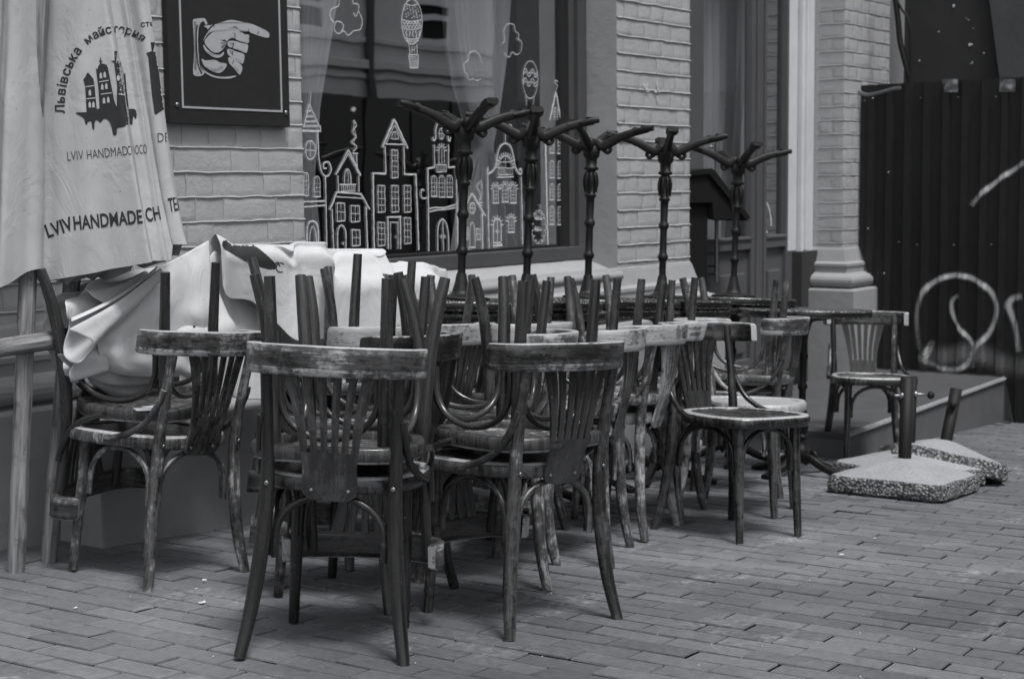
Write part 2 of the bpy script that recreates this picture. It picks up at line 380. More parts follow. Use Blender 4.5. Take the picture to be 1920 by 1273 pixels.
# ================================================================= CAFE BUILDING
bld = empty('cafe_building', 'pale painted brick cafe front with big display window, glazed door and brick pilasters', 'building', mw=Matrix.Translation((7.4, 4.77, gz(7.4, 4.77))))
YW = 4.77; XL = py_(568, 300, YW).x; XP0 = py_(1157, 300, YW).x; XP1 = py_(1293, 300, YW).x
XQ0 = py_(1583, 200, YW).x; XQ1 = py_(1668, 100, YW).x
ZW = -.50; ZTOP = 3.0
def brick_skin(mb, a0, a1, z0, z1, P, N, zc, course=.0985, head=.144, seed=1, strength=1.0):
    """P(a,z)->point on the face, N outward normal: a skin of slightly uneven bricks and raised mortar beads"""
    r = random.Random(seed); k0 = math.floor((z0-zc)/course); k1 = math.ceil((z1-zc)/course)
    for k in range(k0, k1):
        b0 = max(z0, zc+k*course); b1 = min(z1, zc+(k+1)*course)
        if b1-b0 < .01: continue
        a = a0 - (head*.5 if k % 2 else 0) ; js = []
        while a < a1:
            L = head*(1 + r.uniform(-.08, .08))*(2 if r.random() < .22 else 1); e = a+L
            c0, c1 = max(a, a0), min(e, a1)
            if c1-c0 > .012:
                d = r.uniform(.000, .0018)*strength; rows = []
                for q in (0, .04, .3, .7, .96, 1):
                    row = []
                    for s_ in (0, .03, .35, .65, .97, 1):
                        edge = 0 if q in (0, 1) or s_ in (0, 1) else 1
                        pt = P(c0+(c1-c0)*s_, b0+(b1-b0)*q); nn = noise.noise(pt*9)*.004*strength
                        row.append(pt + N*(.0005 + edge*(d+.0010*strength+nn*.6)))
                    rows.append(row)
                mb.grid(rows)
            if a0+.02 < e < a1-.02: js.append(e)
            a = e
        for e in js:
            n = 5; mb.tube([P(e+r.uniform(-.002, .002), b0+(b1-b0)*i/n) + N*.003 for i in range(n+1)], [.0032*r.uniform(.5, 1.1)*strength for _ in range(n+1)], 6, False)
        n = max(3, int((a1-a0)/.035)); pts = []; rad = []
        for i in range(n+1):
            pt = P(a0+(a1-a0)*i/n, b0 + noise.noise(Vector((i*.31, k*2.7, seed)))*.004 + noise.noise(Vector((i*.9, k*1.7, seed)))*.002)
            pts.append(pt + N*(.0045*strength)); rad.append(.0043*strength*(1+.45*noise.noise(Vector((i*.77, k*5.1, seed*3)))))
        mb.tube(pts, rad, 8, False)
def front(Y): return (lambda a, z: Vector((a, Y, z))), Vector((0, -1, 0))
def side(X): return (lambda a, z: Vector((X, a, z))), Vector((-1, 0, 0))
ZWIN = 2.1
zl = py_(445, 278, YW).z
mb = MB(); mb.box(((XL-3)/2, YW+.25, (ZW+ZTOP)/2), (XL+3, .494, ZTOP-ZW))
P, N = front(YW+.001); brick_skin(mb, 1.2, XL, ZW, 1.5, P, N, zl, .1005, .15, 5)
mb.box(((XL+XP0)/2, YW+.25, (ZWIN+ZTOP)/2), (XP0-XL, .494, ZTOP-ZWIN)); mb.box(((XP1+XQ0)/2, YW+.29, (ZWIN+ZTOP)/2), (XQ0-XP1, .4, ZTOP-ZWIN))
part(mb, 'brick_wall', BRICKP)
zp = py_(1226, 330, YW).z
mb = MB(); mb.box(((XP0+XP1)/2, YW+.35, (ZW+ZTOP)/2), (XP1-XP0, .694, ZTOP-ZW))
P, N = front(YW+.001); brick_skin(mb, XP0, XP1, ZW+.01, 1.6, P, N, zp, .0985, .144, 9, 1.15)
part(mb, 'brick_pier', BRICKP)
mb = MB(); mb.box(((XQ0+XQ1)/2, YW+.25, (ZW+ZTOP)/2), (XQ1-XQ0, .494, ZTOP-ZW))
P, N = front(YW+.001); brick_skin(mb, XQ0, XQ1, ZW, 1.6, P, N, zp, .0985, .144, 11, .8)
P, N = side(XQ0+.001); brick_skin(mb, YW, YW+.2, ZW, 1.6, P, N, zp, .0985, .2, 12, .7)
part(mb, 'brick_pilaster', BRICKP)
mb = MB(); mb.box(((XQ1+15)/2, YW+.4, .2), (15-XQ1, .45, 6)); part(mb, 'recessed_wall', PLASTER)
# window recess side and sloping sill
YG = 5.0
mb = MB(); rows = []
for i in range(40):
    z = ZW-.02 + (ZWIN-ZW+.02)*i/39; row = []
    for j in range(8):
        t = j/7; x = XP0 - .004 - .004*noise.noise(Vector((t*2, z*5, 1))) - (.0 if i else 0)
        row.append((x, YW-.002 + (YG-YW+.1)*t, z))
    rows.append(row)
mb.grid(rows)
part(mb, 'window_reveal', PLASTER)
mb = MB(); zs0 = -.435; n = 60; rows = []
for (y, z) in ((YG+.1, zs0), (YG-.02, zs0), (YW+.06, ZW+.015), (YW-.03, ZW-.005), (YW-.035, ZW-.04), (YW+.02, ZW-.05)):
    rows.append([(XL-.02+(XP0+.03-XL)*i/n, y + .003*noise.noise(Vector((i*.4, y*9, 0))), z + .004*noise.noise(Vector((i*.3, y*7, 3)))) for i in range(n+1)])
mb.grid(rows); part(mb, 'window_sill', STONE)
# moulded plinth
def skirt(mb, x0, x1, yf, prof, left=True, right=True, yb=5.2):
    rows = []
    for (o, z) in prof:
        pts = []
        if left: pts += [(x0-o, yb, z), (x0-o, yf-o, z)]
        else: pts += [(x0, yf-o, z)]
        if right: pts += [(x1+o, yf-o, z), (x1+o, yb, z)]
        else: pts += [(x1, yf-o, z)]
        rows.append(pts)
    rows = rows[::-1]
    for i in range(len(rows)-1):       # flat shaded, own vertices
        for j in range(len(rows[0])-1):
            mb.add([rows[i][j], rows[i][j+1], rows[i+1][j+1], rows[i+1][j]], [[0, 1, 2, 3]], None, False)
def torus(o, zc, r, n=7): return [(o + r*math.cos(a), zc + r*math.sin(a)) for a in [PI/2 - PI*i/n for i in range(n+1)]]
PROF = [(0, ZW+.02), (.012, ZW), (.035, ZW-.085), (.07, ZW-.10), (.07, ZW-.118), (.062, ZW-.125), (.062, ZW-.165), (.085, ZW-.172)] + torus(.09, ZW-.222, .045) + [(.10, ZW-.275), (.155, ZW-.28), (.16, ZW-.29), (.16, -2.4)]
mb = MB(); skirt(mb, XQ0, XQ1, YW, PROF, True, True); part(mb, 'pilaster_plinth', STONE)
mb = MB(); skirt(mb, -1.5, XP1, YW, PROF, True, True); part(mb, 'wall_plinth', STONE)
mb = MB(); xa, xb = px_(157, 1030, 3.45).x, 5.3
mb.box(((xa+xb)/2, 4.5, -1.85), (xb-xa, .24, 2.0), None, .012); part(mb, 'pier_footing', STONE)
# display window
win = empty('window', mw=Matrix.Translation((6.2, YG, -.4)), parent=bld)
zg = py_(946, 471, YG).z; xr = py_(1062, 300, YG).x
mb = MB()
mb.box(((XL+XP0)/2-.01, YG, (zs0+zg)/2+.001), (XP0-XL+.2, .07, zg-zs0), None, .006)
mb.box((XP0-.05, YG+.005, .8), (.085, .075, 2.6), None, .006)
mb.box((XP0-.118, YG+.02, .8), (.05, .05, 2.6), None, .004)
mb.box((XL-.02, YG+.01, .8), (.10, .07, 2.6), None, .006)
part(mb, 'frame', FRAMEP, win)
mb = MB(); mb.box((XP0-.165, YG+.03, .8), (.05, .05, 2.6), None, .004); mb.box(((XL+XP0)/2-.1, YG+.035, zg+.008), (XP0-XL-.3, .04, .02), None, .003)
part(mb, 'sash', FRAMED, win)
mb = MB(); a, b, c, d = XL-.02, XP0-.10, zg-.02, ZWIN+.1; mb.add([(a, YG+.034, c), (b, YG+.034, c), (b, YG+.034, d), (a, YG+.034, d)], [[0, 1, 2, 3]], None, False); part(mb, 'glass', GLASS, win)
# ---- white painted drawing on the window glass (traced strokes, real flat paint on the pane)
YP = YG+.0285
def wz(x, y): return (560+x/2.547, y/2.547)
draw = MB()
def stroke(pts, wd=5.5, Y=YP, mapf=wz, mbx=None, norm=Vector((0, -1, 0)), proj=None, rs=random.Random(5)):
    mbx = draw if mbx is None else mbx
    Q = [(proj or (lambda a, b: py_(a, b, Y)))(*mapf(*p)) for p in pts]
    k = len(Q)
    if k < 2: return
    sc = (Q[0].dot(FW)/F)*wd/2.547*.5 if mapf is wz else wd
    L, R_ = [], []
    for i in range(k):
        t = (Q[min(i+1, k-1)] - Q[max(i-1, 0)])
        if t.length < 1e-6: t = Vector((1, 0, 0))
        s_ = t.normalized().cross(norm).normalized()*sc*(1+rs.uniform(-.18, .18))
        L.append(Q[i]+s_); R_.append(Q[i]-s_)
    mbx.grid([L, R_], smooth=False)
def line(*p, w=5.5): 
    out = []
    for i in range(len(p)-1):
        n = max(2, int(math.dist(p[i], p[i+1])/14))
        for j in range(n):
            t = j/n; out.append((p[i][0]+(p[i+1][0]-p[i][0])*t + math.sin(j*1.7+p[i][1])*.7, p[i][1]+(p[i+1][1]-p[i][1])*t + math.cos(j*2.1+p[i][0])*.6))
    out.append(p[-1]); 
    # keep corners crisp: emit segments separately
    k = 0
    for i in range(len(p)-1):
        n = max(2, int(math.dist(p[i], p[i+1])/14)); stroke(out[k:k+n+1], w); k += n
def curve(*p, w=5.5, n=6, closed=False):
    q = crom([(a, b, 0) for a, b in p], n, closed); q = [(a.x, a.y) for a in q]
    if closed: q.append(q[0])
    stroke(q, w)
def oval(cx, cy, rx, ry, w=5, a0=0, a1=360):
    n = 22; stroke([(cx+rx*math.cos(math.radians(a0+(a1-a0)*i/n)), cy+ry*math.sin(math.radians(a0+(a1-a0)*i/n))) for i in range(n+1)], w)
def rwin(x0, y0, x1, y1, nx=2, ny=4, w=4):
    line((x0, y0), (x1, y0+2), w=w); line((x1, y0), (x1+2, y1), w=w); line((x1+2, y1), (x0+1, y1+3), w=w); line((x0+1, y1), (x0, y0), w=w)
    for i in range(1, nx): line((x0+(x1-x0)*i/nx, y0), (x0+(x1-x0)*i/nx+1, y1), w=w*.6)
    for i in range(1, ny): line((x0, y0+(y1-y0)*i/ny), (x1, y0+(y1-y0)*i/ny+1), w=w*.6)
def awin(cx, y0, y1, w_=24, sill=True, bars=True, w=4, fringe=False):
    h = w_/2; ys = y0+w_*.9
    curve((cx-h, y1), (cx-h, (ys+y1)/2), (cx-h, ys), (cx-h*.7, y0+w_*.25), (cx, y0), (cx+h*.7, y0+w_*.25), (cx+h, ys), (cx+h, (ys+y1)/2), (cx+h, y1), w=w)
    if sill: line((cx-h-2, y1), (cx+h+3, y1), w=w*1.5)
    if bars:
        line((cx, y0+4), (cx, y1), w=w*.6)
        for k in (.35, .55, .75): line((cx-h, y0+(y1-y0)*k), (cx+h, y0+(y1-y0)*k), w=w*.5)
    if fringe:
        for k in range(7):
            a = math.radians(180+30*k); r0 = h+3; line((cx+r0*math.cos(a), ys-2+(ys-y0)*math.sin(a)-2), (cx+(r0+9)*math.cos(a), ys-2+(ys-y0+12)*math.sin(a)-2), w=5)
def flush(name):
    global draw
    if draw.v: part(draw, name, WPAINT, win)
    draw = MB()
# tower at the left edge
line((50, 497), (24, 612)); line((50, 497), (103, 612)); line((18, 625), (106, 628), w=9); line((104, 600), (106, 632), w=5); line((54, 500), (58, 440), w=3)
for k, (a, b, y) in enumerate(((44, 60, 530), (38, 72, 556), (32, 84, 580), (28, 92, 602))):
    n = 3+k; line(*[(a+(b-a)*i/(2*n), y+(7 if i % 2 else -5)) for i in range(2*n+1)], w=4)
curve((92, 635), (94, 700), (98, 765), (112, 825), (138, 842), (156, 812), (143, 775), (120, 782), (122, 805), (134, 803), w=6)
oval(57, 718, 24, 45); line((57, 674), (58, 762), w=3.5); line((33, 718), (81, 720), w=3.5)
awin(36, 825, 935, 22); awin(88, 843, 940, 28)
line((20, 965), (130, 960), w=7); line((20, 990), (130, 980), w=6); line((128, 845), (131, 1000), (135, 1190), w=6)
curve((42, 1200), (40, 1110), (48, 1068), (68, 1056), (88, 1070), (94, 1110), (94, 1200), w=7); curve((54, 1200), (54, 1120), (68, 1082), (82, 1115), (84, 1200), w=4)
flush('painted_tower')
# house with smoking chimney
line((178, 835), (238, 716), (297, 840), w=7); line((186, 825), (238, 735), (288, 832), w=4); line((188, 838), (190, 915), w=6); line((288, 838), (288, 918), w=6)
line((262, 735), (262, 765), w=4); line((257, 732), (284, 734), w=5); line((276, 736), (280, 800), w=5)
curve((262, 575), (276, 600), (258, 630), (276, 655), (254, 680), (278, 700), (262, 725), w=5); curve((268, 575), (262, 610), (272, 640), (262, 690), w=3)
for k in range(4): a = k*PI/4; line((263-12*math.cos(a), 523-14*math.sin(a)), (263+12*math.cos(a), 523+14*math.sin(a)), w=3)
curve((220, 880), (220, 835), (234, 808), (248, 835), (250, 880), w=5); line((235, 815), (236, 878), w=3); line((197, 882), (275, 882), w=6); line((200, 914), (272, 914), w=4)
for k in range(8): curve((202+k*10, 884), (206+k*9, 895), (205+k*9, 914), w=3.5)
line((180, 918), (300, 927), w=7); line((182, 920), (150, 1003), w=8); line((178, 940), (312, 948), w=4); line((300, 928), (340, 1000), w=8)
line((160, 1000), (164, 1100), (168, 1195), w=6); line((322, 985), (326, 1100), (330, 1195), w=7)
rwin(184, 970, 220, 1055, 2, 2, 5); rwin(250, 982, 290, 1058, 2, 2, 5); rwin(256, 1097, 292, 1172, 2, 2, 5)
curve((187, 1190), (186, 1120), (192, 1090), (206, 1076), (220, 1090), (226, 1120), (226, 1190), w=6); oval(213, 1162, 2, 6, 3)
flush('painted_house')
# tall gabled house
line((400, 705), (457, 570), (522, 710), w=9); line((416, 690), (457, 598), (506, 694), w=4); line((404, 688), (518, 692), w=6)
curve((444, 664), (448, 640), (460, 630), (472, 640), (477, 664), w=4); line((444, 664), (478, 665), w=4); line((460, 632), (461, 664), w=3)
line((413, 700), (417, 828), w=6); line((503, 700), (506, 830), w=6); rwin(445, 716, 473, 848, 2, 5, 4.5)
line((352, 828), (418, 830), w=8); line((505, 833), (563, 834), w=8); line((356, 830), (358, 1000), (361, 1195), w=8); line((560, 836), (567, 1000), (574, 1195), w=8)
for x0, x1 in ((379, 411), (445, 476), (504, 535)): rwin(x0, 886, x1, 1012, 2, 4, 4.5)
rwin(379, 1062, 411, 1172, 2, 4, 4.5); rwin(505, 1040, 535, 1162, 2, 4, 4.5)
line((422, 1038), (490, 1036), w=8); line((426, 1042), (428, 1190), w=7); line((486, 1040), (488, 1190), w=7); line((438, 1062), (440, 1190), w=4); line((438, 1062), (476, 1062), w=4); line((474, 1064), (474, 1190), w=4); line((465, 1122), (465, 1140), w=3)
flush('painted_house')
# bell gable house
line((683, 545), (683, 572), w=4); curve((640, 655), (645, 672), (655, 660), (655, 620), (666, 588), (683, 573), (702, 588), (711, 620), (714, 660), (722, 675), (726, 655), w=7)
oval(683, 640, 12, 26, 4); line((683, 616), (683, 664), w=3); line((671, 640), (695, 640), w=3)
line((648, 690), (650, 800), w=6); line((716, 690), (716, 800), w=6); awin(683, 700, 780, 26, False, False, 4, True); line((683, 708), (684, 780), w=3)
rwin(660, 786, 703, 820, 6, 1, 4); line((615, 806), (650, 800), w=7); line((716, 800), (752, 798), w=7)
line((617, 810), (620, 1000), (622, 1200), w=7); line((752, 800), (757, 1000), (762, 1195), w=7); curve((614, 945), (595, 948), (584, 930), (590, 905), (600, 912), w=6)
awin(647, 840, 938, 24); awin(684, 840, 942, 26); awin(722, 838, 942, 26)
curve((625, 998), (650, 992), (700, 992), (750, 978), w=6); curve((625, 1012), (660, 1004), (710, 1000), (750, 992), w=5)
curve((665, 1200), (664, 1120), (670, 1070), (688, 1047), (706, 1070), (715, 1120), (717, 1200), w=6); line((689, 1050), (690, 1120), (692, 1200), w=5); oval(681, 1130, 2, 8, 3); oval(698, 1130, 2, 8, 3)
flush('painted_house')
# little house with cat
line((803, 975), (829, 922), (892, 1032), w=7); oval(830, 995, 13, 26, 4.5); line((830, 970), (831, 1020), w=3); line((818, 995), (844, 995), w=3)
line((877, 1020), (878, 1100), (879, 1190), w=8); line((803, 975), (802, 1080), w=3)
curve((818, 1185), (817, 1110), (822, 1075), (829, 1063), (838, 1080), (842, 1120), (842, 1185), w=4); rwin(850, 1092, 865, 1145, 2, 2, 4); rwin(797, 1085, 808, 1142, 2, 2, 4); line((812, 1182), (846, 1182), w=6); line((808, 1194), (848, 1194), w=6)
curve((870, 860), (876, 900), (872, 960), w=4); curve((866, 870), (852, 890), (864, 915), (868, 940), (864, 965), (880, 968), w=4); line((860, 968), (878, 985), w=4)
flush('painted_house')
# flag house
line((987, 590), (987, 685), w=4); curve((988, 595), (1000, 603), (1012, 596), (1018, 604), w=4); curve((990, 612), (1002, 622), (1014, 612), w=4)
curve((905, 800), (903, 822), (913, 828), (940, 800), (950, 740), (965, 700), (988, 686), (1012, 700), (1026, 745), (1036, 800), (1056, 832), (1066, 826), (1062, 806), (1054, 815), w=7)
line((903, 825), (906, 1000), (910, 1190), w=6); line((1063, 845), (1067, 1000), (1070, 1168), w=6)
curve((955, 835), (956, 790), (968, 758), (988, 745), (1006, 758), (1020, 790), (1022, 835), w=4)
for k in range(13): a = math.radians(180+15*k); line((988+34*math.cos(a), 800+55*math.sin(a)), (988+46*math.cos(a), 800+72*math.sin(a)), w=5)
line((988, 750), (988, 800), w=3); line((960, 775), (1014, 775), w=3); rwin(955, 802, 1021, 834, 9, 1, 3.5); line((950, 848), (1026, 845), w=5)
awin(942, 885, 970, 24, True, True, 4, True); awin(987, 880, 965, 25, True, True, 4, True); awin(1025, 882, 970, 26, True, True, 4, True)
awin(949, 1045, 1170, 36, False, False, 6, True); line((949, 1048), (950, 1170), w=4); oval(944, 1105, 2, 6, 3); oval(955, 1105, 2, 6, 3); awin(1016, 1035, 1110, 27, True, True, 4, True)
line((936, 1160), (964, 1160), w=7); line((928, 1174), (974, 1172), w=8); line((926, 1188), (980, 1186), w=8)
flush('painted_house')
# bush
for k in range(14):
    a = 2*PI*k/14; oval(1147+26*math.cos(a), 1085+66*math.sin(a), 9, 15, 3, math.degrees(a)-100, math.degrees(a)+100)
for k in range(16): oval(1132+(k*37 % 32), 1035+(k*53 % 105), 5, 9, 3, 20, 240)
curve((1150, 1010), (1156, 985), (1148, 978), w=3)
flush('painted_bush')
# slim tower
curve((1228, 432), (1236, 410), (1224, 395), (1228, 384), (1238, 392), w=4); line((1200, 575), (1229, 437), (1252, 572), w=9); awin(1228, 515, 575, 18, False, True, 3.5)
line((1172, 645), (1190, 640), (1286, 652), w=5); line((1178, 640), (1184, 900), (1190, 1170), w=9); line((1272, 648), (1275, 900), (1278, 1155), w=8)
for y0, y1 in ((652, 732), (768, 850), (878, 955), (985, 1072)): awin(1210, y0, y1, 18, True, True, 3.5); awin(1248, y0+2, y1+2, 18, True, True, 3.5)
flush('painted_tower')
# balloon, second balloon, clouds
oval(541, 105, 49, 108, 4.5)
for y in (20, 96, 135, 180): hw = 49*math.sqrt(max(.05, 1-((y-105)/108)**2)); curve((541-hw, y), (541, y+8), (541+hw, y), w=3.5)
for k in range(26): oval(504+(k*29 % 76), 30+(k*17 % 58), 1.2, 1.6, 3)
for k in range(6): oval(506+k*14, 104, 6, 12, 3.5, 0, 180); oval(504+k*15, 138, 6, 16, 3.5, 180, 360)
for k in range(30): oval(502+(k*31 % 78), 146+(k*7 % 30), 1.2, 1.6, 3)
for k in range(9): line((508+k*8, 186+abs(k-4)*-1), (514+k*7, 206-abs(k-4)*2), w=5)
line((527, 212), (531, 262), w=4); line((565, 212), (566, 262), w=4); line((540, 222), (541, 256), w=3); line((554, 222), (553, 256), w=3); line((540, 240), (554, 238), w=3)
line((526, 262), (572, 264), (570, 326), (532, 326), (526, 262), w=4)
for k in range(7): line((530, 272+k*8), (570, 275+k*8), w=2.6)
flush('painted_balloon')
oval(1107, 382, 36, 90, 3)
for y in (345, 360, 390, 405): curve((1072, y), (1085, y-16), (1100, y+8), (1118, y-14), (1130, y+10), (1143, y-4), w=3.5)
line((1086, 455), (1090, 505), w=2.5); line((1126, 455), (1122, 505), w=2.5)
flush('painted_balloon')
curve((170, 110), (150, 80), (158, 45), (190, 30), (196, -5), (225, -28), (255, -5), (262, 18), (285, 22), (286, 52), (272, 80), (262, 62), w=4)
curve((285, 55), (303, 95), (296, 140), (262, 150), (238, 170), (215, 150), (190, 162), (170, 140), (180, 105), (205, 110), (215, 130), (200, 158), w=4)
flush('painted_cloud')
curve((876, 300), (862, 262), (838, 244), (812, 262), (810, 290), (790, 305), (794, 345), (805, 355), (812, 382), (835, 378), (850, 386), (872, 378), w=3)
flush('painted_cloud')
curve((975, 210), (985, 190), (980, 150), (1000, 116), (1028, 120), (1035, 150), (1052, 165), (1045, 195), w=3); curve((1045, 185), (1066, 205), (1060, 250), (1040, 262), (1020, 250), (1005, 275), (985, 255), w=3)
flush('painted_cloud')
# ---- door
YD = 5.07; ZF = px_(1886, 707, 10.72).z
door = empty('door', mw=Matrix.Translation((9.4, YD, ZF)), parent=bld)
def xd(x, Y=YD): return py_(x, 300, Y).x
zr1 = py_(1370, 446, YD).z; zr0 = py_(1370, 470, YD).z
mb = MB()
def stile(a, b, z0=ZF, z1=ZWIN, Y=YD, th=.06, bev=.005): mb.box(((a+b)/2, Y, (z0+z1)/2), (b-a, th, z1-z0), None, bev)
stile(XP1-.05, xd(1312)); stile(xd(1402), xd(1431)); stile(xd(1468), xd(1492))
stile(xd(1409), xd(1412), Y=YD-.035, th=.02); stile(xd(1423), xd(1425), Y=YD-.035, th=.02)
for a, b in ((1312, 1402), (1431, 1468)):
    stile(xd(a), xd(b), zr0, zr1); stile(xd(a), xd(b), ZF+.02, ZF+.16); mb.box(((xd(a)+xd(b))/2, YD+.012, (ZF+zr0)/2), (xd(b)-xd(a), .02, zr0-ZF))
    mb.box(((xd(a)+xd(b))/2, YD-.004, (ZF+zr0)/2+.02), (xd(b)-xd(a)-.12, .03, zr0-ZF-.36), None, .012)
    mb.box(((xd(a)+xd(b))/2, YD-.032, zr1-.012), (xd(b)-xd(a), .02, .02), None, .006)
part(mb, 'door_leaf', DOORP, door)
mb = MB()
for a, b in ((xd(1311), xd(1403)), (xd(1430), xd(1469))): mb.add([(a, YD+.012, zr1-.02), (b, YD+.012, zr1-.02), (b, YD+.012, ZWIN), (a, YD+.012, ZWIN)], [[0, 1, 2, 3]], None, False)
part(mb, 'door_glass', DGLASS, door)
mb = MB(); hx = py_(1344, 300, YD-.09).x; z1 = py_(1344, 262, YD-.09).z; z0 = py_(1344, 528, YD-.09).z
mb.tube([(hx, YD-.09, z1), (hx, YD-.09, z0)], .014, 12)
for z in (z1-.05, z1-.10, z0+.10, z0+.05): mb.tube([(hx, YD-.03, z), (hx, YD-.09, z)], .008, 8); mb.tube([(hx, YD-.09, z-.012), (hx, YD-.09, z+.012)], .019, 12)
part(mb, 'handle', CHROME, door)
mb = MB(); YC = 5.0; a, b, c = py_(1487, 300, YC).x, py_(1504, 300, YC).x, py_(1526, 300, YC).x; zc = py_(1505, 471, YC).z
mb.box(((b+c)/2+.002, YC+.04, (zc+ZWIN)/2-.01), (c-b, .08, ZWIN-zc), None, .010); mb.box((b+.05, YC-.006, (zc+ZWIN)/2), (.03, .03, ZWIN-zc-.004), None, .010); mb.box(((a+b)/2, YC+.055, (zc+ZWIN)/2), (b-a-.01, .04, ZWIN-zc-.002), None, .01); part(mb, 'door_casing', WHITEP, door)
mb = MB(); mb.box(((b+c)/2-.02, YC+.06, (zc+ZF)/2-.05), (c-b+.10, .2, zc-ZF+.1), None, .004); part(mb, 'casing_base', DARKPL, door)
mb = MB(); mb.box(((c+XQ0)/2+.004, YC+.12, .4), (XQ0-c-.012, .2, 3.8)); part(mb, 'dark_gap_board', FRAMED, door)
mb = MB()
for (pp) in ([(1432, 400), (1433, 390), (1436, 440)],):
    pass
def dz(x, y): return (1100+x/2.122, y/2.122)
dm = MB()
for pts, wd in ([[(703, 800), (716, 808), (726, 830), (733, 870), (734, 900)], .012], [[(700, 850), (702, 925)], .014], [[(706, 862), (712, 928)], .012], [[(699, 925), (720, 922)], .012]):
    q = crom([(x, y, 0) for x, y in pts], 6); stroke([(p.x, p.y) for p in q], wd*.5, YD+.006, dz, dm)
part(dm, 'door_sticker', WPAINT, door)
# ---- dark interior
mb = MB(); x0, x1, y0, y1, z0, z1 = 3.2, 12.5, YG+.12, 8.5, ZF, 2.6
mb.add([(x0, y1, z0), (x1, y1, z0), (x1, y1, z1), (x0, y1, z1), (x0, y0, z0), (x1, y0, z0), (x1, y0, z1), (x0, y0, z1)], [[0, 1, 2, 3], [4, 5, 1, 0], [7, 3, 2, 6], [4, 0, 3, 7], [5, 6, 2, 1]], None, False)
part(mb, 'dark_interior', ROOM)
# scratch marks on the pier
mb = MB()
def pz(x, y): return (1080+x/4.546, y/4.546)
for pts in ([(570, 705), (590, 745), (612, 790)], [(585, 720), (612, 730), (606, 700)], [(600, 740), (626, 785)], [(692, 690), (696, 740)], [(670, 785), (715, 780)], [(700, 745), (696, 790)], [(690, 820), (708, 865)]):
    mb = MB(); stroke(pts, .005, YW-.012, pz, mb); part(mb, 'paint_scratch', SCRATCH)
# ================================================================= CURTAINS
def curtain(name, rows_px, Yc, label, folds):
    mb = MB(); rows = []
    for (y, xl, xr_) in rows_px:
        a, b = py_(xl, y, Yc), py_(xr_, y, Yc); n = 60
        rows.append([(a.x+(b.x-a.x)*j/n, Yc + .035*math.sin(j/n*folds*2*PI + y*.003) + .012*math.sin(j/n*folds*5+y*.01), a.z) for j in range(n+1)])
    mb.grid(rows); tag(mb.build(name, SHEER), label, 'curtain')
curtain('curtain', [(-400, 540, 720), (-100, 545, 640), (0, 550, 622), (100, 552, 606), (200, 555, 590), (330, 558, 582), (480, 560, 600)], 5.22, 'sheer white curtain inside the left edge of the display window', 6)
curtain('curtain', [(-400, 700, 990), (-100, 800, 960), (0, 836, 950), (80, 842, 948), (160, 856, 940), (230, 876, 930), (272, 888, 921), (285, 888, 922), (330, 872, 950), (390, 862, 985), (470, 850, 1000)], 5.22, 'sheer white curtain tied in at the waist in the middle of the display window', 9)
curtain('curtain', [(-60, 1300, 1405), (150, 1300, 1405), (300, 1300, 1395), (450, 1300, 1380)], 5.32, 'grey curtain hanging behind the wider pane of the cafe door', 7)
# ================================================================= OPPOSITE SIDE OF THE STREET (seen mirrored in the glass)
YO = -9.0
def rf(x, y): v = ray(x, y); t = (YG - YO + YG)/v.y; return v.x*t, v.z*t
opp = empty('opposite_building', 'pale two storey house across the street mirrored in the display window', 'building', mw=Matrix.Translation((22, YO, -2.3)))
mb = MB(); mb.box((24, YO-1, 1.5), (44, 2, 9))
for y, h, d in ((88, .10, .10), (132, .16, .16), (152, .10, .08)): mb.box((24, YO+d/2, rf(800, y)[1]), (44, d, h), None, .02)
part(mb, 'facade', FACADE, opp)
xa, xb = rf(790, 40)[0], rf(836, 40)[0]; xc = rf(990, 40)[0]; step = (xc-xa)
for k in range(-2, 4):
    x0 = xa + k*step; wdt = xb-xa
    for row in (0, 1):
        zt = rf(800, 6)[1] + row*3.0; zb = rf(800, 78)[1] + row*3.0
        mb = MB(); fw_ = .10
        mb.box((x0+wdt/2, YO+.03, zt), (wdt+.3, .10, fw_)); mb.box((x0+wdt/2, YO+.03, zb), (wdt+.4, .16, fw_*1.4)); mb.box((x0-.05, YO+.025, (zt+zb)/2), (fw_, .09, zt-zb)); mb.box((x0+wdt+.05, YO+.025, (zt+zb)/2), (fw_, .09, zt-zb)); mb.box((x0+wdt/2, YO+.028, (zt+zb)/2+.1), (wdt, .08, fw_))
        f_ = part(mb, 'window', WHITEP, opp)
        mb = MB(); mb.box((x0+wdt/2, YO+.005, (zt+zb)/2), (wdt, .03, zt-zb-.1)); part(mb, 'pane', ROOM, f_)
mb = MB(); xx = rf(692, 100)[0]; mb.tube([(xx, YO+.12, 5), (xx, YO+.12, -2)], .09, 8); part(mb, 'downpipe', FRAMEP, opp)
mb = MB(); zt = rf(760, 203)[1]; mb.box((24, YO+2.0, zt-2.4), (44, .12, 4.8)); 
for k in range(40): mb.box((2.5+k*1.1, YO+2.08, zt-2.4), (.06, .05, 4.76))
tag(mb.build('hoarding', BLKMET), 'long dark hoarding across the street mirrored in the lower window glass', 'hoarding')
